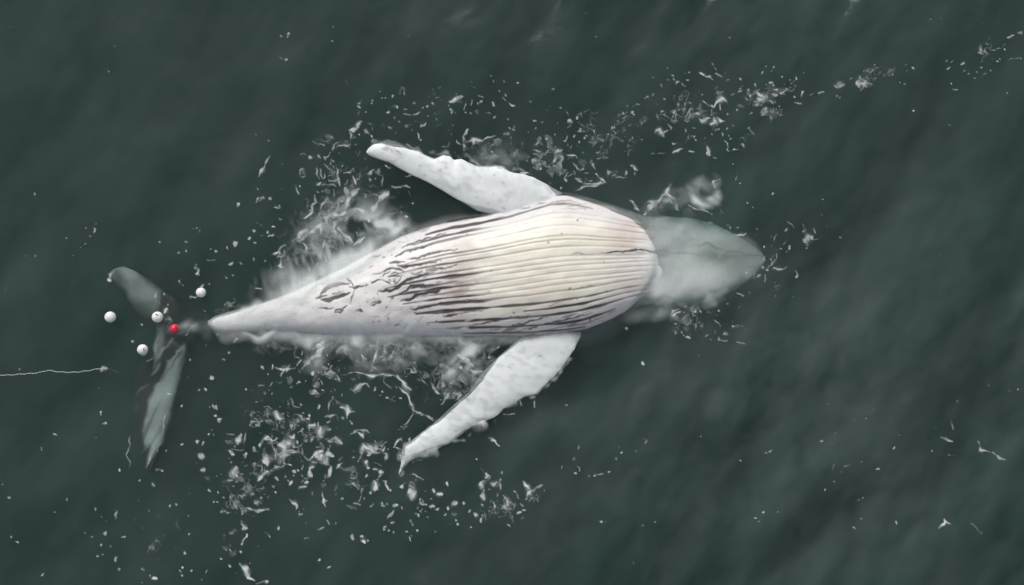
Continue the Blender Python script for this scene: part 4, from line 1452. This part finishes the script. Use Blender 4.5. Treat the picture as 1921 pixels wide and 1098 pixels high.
def drape(field, name, mat, lift, cut, label, thick=0.008, step=1, gain=1.0):
    # lays a thin uneven layer over sea and skin wherever the field is above the cut
    f = field[::step, ::step]
    h, w = f.shape
    f = np.pad(f, 1)[1:-1, 1:-1]
    cell = np.maximum.reduce([f[:-1, :-1], f[1:, :-1], f[:-1, 1:], f[1:, 1:]]) > cut
    jj, ii = np.nonzero(cell)
    idx = np.full((h, w), -1, np.int64)
    used = np.zeros((h, w), bool)
    for dy in (0, 1):
        for dx in (0, 1): used[jj + dy, ii + dx] = True
    yy, xx = np.nonzero(used)
    idx[yy, xx] = np.arange(len(yy))
    px = xx * float(step); py = yy * float(step)
    d = f[yy, xx]
    zs = bil(wave, px, py)
    zb_ = ZBs[yy * step, xx * step]
    z = np.maximum(zs, zb_) + lift + thick * np.sqrt(np.clip(d, 0, 1))
    x, y = P(px, py, z)
    Fc = np.stack([idx[jj, ii], idx[jj + 1, ii], idx[jj + 1, ii + 1], idx[jj, ii + 1]], -1)
    o = mesh_obj(name, np.stack([x, y, z], -1), Fc, mat, scalars={"cover": np.clip((d - cut) / (1 - cut) * gain, 0, 1)})
    tag(o, label, kind="stuff")
    return o
ZBs = np.maximum(ZB, -1)
drape(foam, "sea_foam", M_FOAM, .006, .07, "thin white foam lace and flecks scattered over the green water around the whale")
drape(wash, "white_water", M_WASH, .003, .035, "soft milky white water churned up along the edges of the whale", thick=.015, step=2)

# ------------------------------------------------------------------ buoys and rope
def buoy_mat(name, c, rough):
    m, nt, out = new_mat(name)
    b = N(nt, "ShaderNodeBsdfPrincipled", Roughness=rough)
    tc = N(nt, "ShaderNodeTexCoord"); n1 = N(nt, "ShaderNodeTexNoise", Scale=14.0, Detail=5.0)
    nt.links.new(tc.outputs["Object"], n1.inputs["Vector"])
    cr = N(nt, "ShaderNodeValToRGB")
    cr.color_ramp.elements[0].position = .3; cr.color_ramp.elements[0].color = (*[k * .86 for k in c], 1)
    cr.color_ramp.elements[1].position = .6; cr.color_ramp.elements[1].color = (*c, 1)
    nt.links.new(n1.outputs["Fac"], cr.inputs[0]); nt.links.new(cr.outputs[0], b.inputs["Base Color"])
    nt.links.new(b.outputs[0], out.inputs["Surface"])
    return m
M_BW = buoy_mat("white_float_plastic", (.90, .91, .89), .4)
M_BR = buoy_mat("red_float_plastic", (.75, .03, .07), .35)
M_DK = buoy_mat("dark_rope", (.06, .06, .055), .8)
M_RP = buoy_mat("pale_rope", (.42, .44, .40), .8)

def sphere_mesh(r, su=36, sv=22, seam=True):
    V_, F_ = [], []
    th = np.linspace(0, math.pi, sv); ph = np.linspace(0, 2 * math.pi, su, endpoint=False)
    T, PH = np.meshgrid(th, ph, indexing='ij')
    rr = r * (1 + (0.012 * np.exp(-((T - math.pi / 2) / .06) ** 2) if seam else 0))
    V_ = np.stack([rr * np.sin(T) * np.cos(PH), rr * np.sin(T) * np.sin(PH), rr * np.cos(T)], -1).reshape(-1, 3)
    return V_, grid_faces(sv, su, wrap=True)
def torus(R0, r0, n=20, k=8):
    a = np.linspace(0, 2 * math.pi, n, endpoint=False); b_ = np.linspace(0, 2 * math.pi, k, endpoint=False)
    A, B_ = np.meshgrid(a, b_, indexing='ij')
    V_ = np.stack([(R0 + r0 * np.cos(B_)) * np.cos(A), r0 * np.sin(B_), (R0 + r0 * np.cos(B_)) * np.sin(A)], -1)
    V_ = np.concatenate([V_, V_[:1]]).reshape(-1, 3)
    return V_, grid_faces(n + 1, k, wrap=True)
def make_buoy(px, py, rpx, zc, tilt, label, mat, eye=True, group="white net floats bobbing round the tail"):
    r = rpx / PPM
    x, y = P(px, py, zc)
    o = empty("buoy", (x, y, zc)); tag(o, label, "buoy", group)
    V_, F_ = sphere_mesh(r)
    mesh_obj("float_ball", V_, F_, mat, o)
    if eye:
        V_, F_ = torus(.022, .008)
        e = mesh_obj("rope_eye", V_, F_, M_DK, o)
        a, b_ = tilt
        d = Vector((math.cos(a) * math.sin(b_), math.sin(a) * math.sin(b_), math.cos(b_)))
        e.location = d * (r + .008); e.rotation_euler = d.to_track_quat('Z', 'Y').to_euler()
    return o
make_buoy(377, 549, 9.2, .035, (1.9, 1.35), "white ball buoy nearest the whale's tail tip, alone on dark water", M_BW)
make_buoy(207, 595, 10.2, .045, (-.9, 1.45), "white ball buoy farthest out to the left of the tail flukes", M_BW)
make_buoy(295.5, 595, 10.2, .045, (1.2, .5), "white ball buoy with dark rope eye beside the red buoy", M_BW)
make_buoy(267.5, 656, 9.8, .04, (.1, .55), "white ball buoy with dark rope eye, lowest of the four white ones", M_BW)
rb = make_buoy(327.5, 617, 9.0, -.035, (.4, .6), "red ball buoy awash over the tail flukes", M_BR, group=None)

rp = [(-120, 712), (-60, 709), (0, 704), (20, 704), (40, 702), (60, 701), (75, 699), (90, 695), (110, 698), (130, 699), (150, 698), (170, 695), (185, 692), (205, 692), (222, 700)]
pts = resample(rp, 160)
zr = bil(wave, pts[:, 0], pts[:, 1]) + .004 - .22 * sm(196, 222, pts[:, 0])
pts[:, 1] += .6 * np.sin(pts[:, 0] * .31) + .35 * np.sin(pts[:, 0] * .83)
x, y = P(pts[:, 0], pts[:, 1], zr)
k = 8; ph = np.linspace(0, 2 * math.pi, k, endpoint=False)
tx = np.gradient(x); ty = np.gradient(y); L = np.hypot(tx, ty); nx, ny = -ty / L, tx / L
rr = .0085 * (1 + .25 * np.sin(np.arange(160) * 1.9))[:, None]
Vr = np.stack([x[:, None] + nx[:, None] * np.cos(ph) * rr, y[:, None] + ny[:, None] * np.cos(ph) * rr, zr[:, None] + np.sin(ph) * rr], -1).reshape(-1, 3)
ro = mesh_obj("floating_rope", Vr, grid_faces(160, k, wrap=True), M_RP)
tag(ro, "thin pale rope floating on the water at the left edge, left of the tail", "rope")
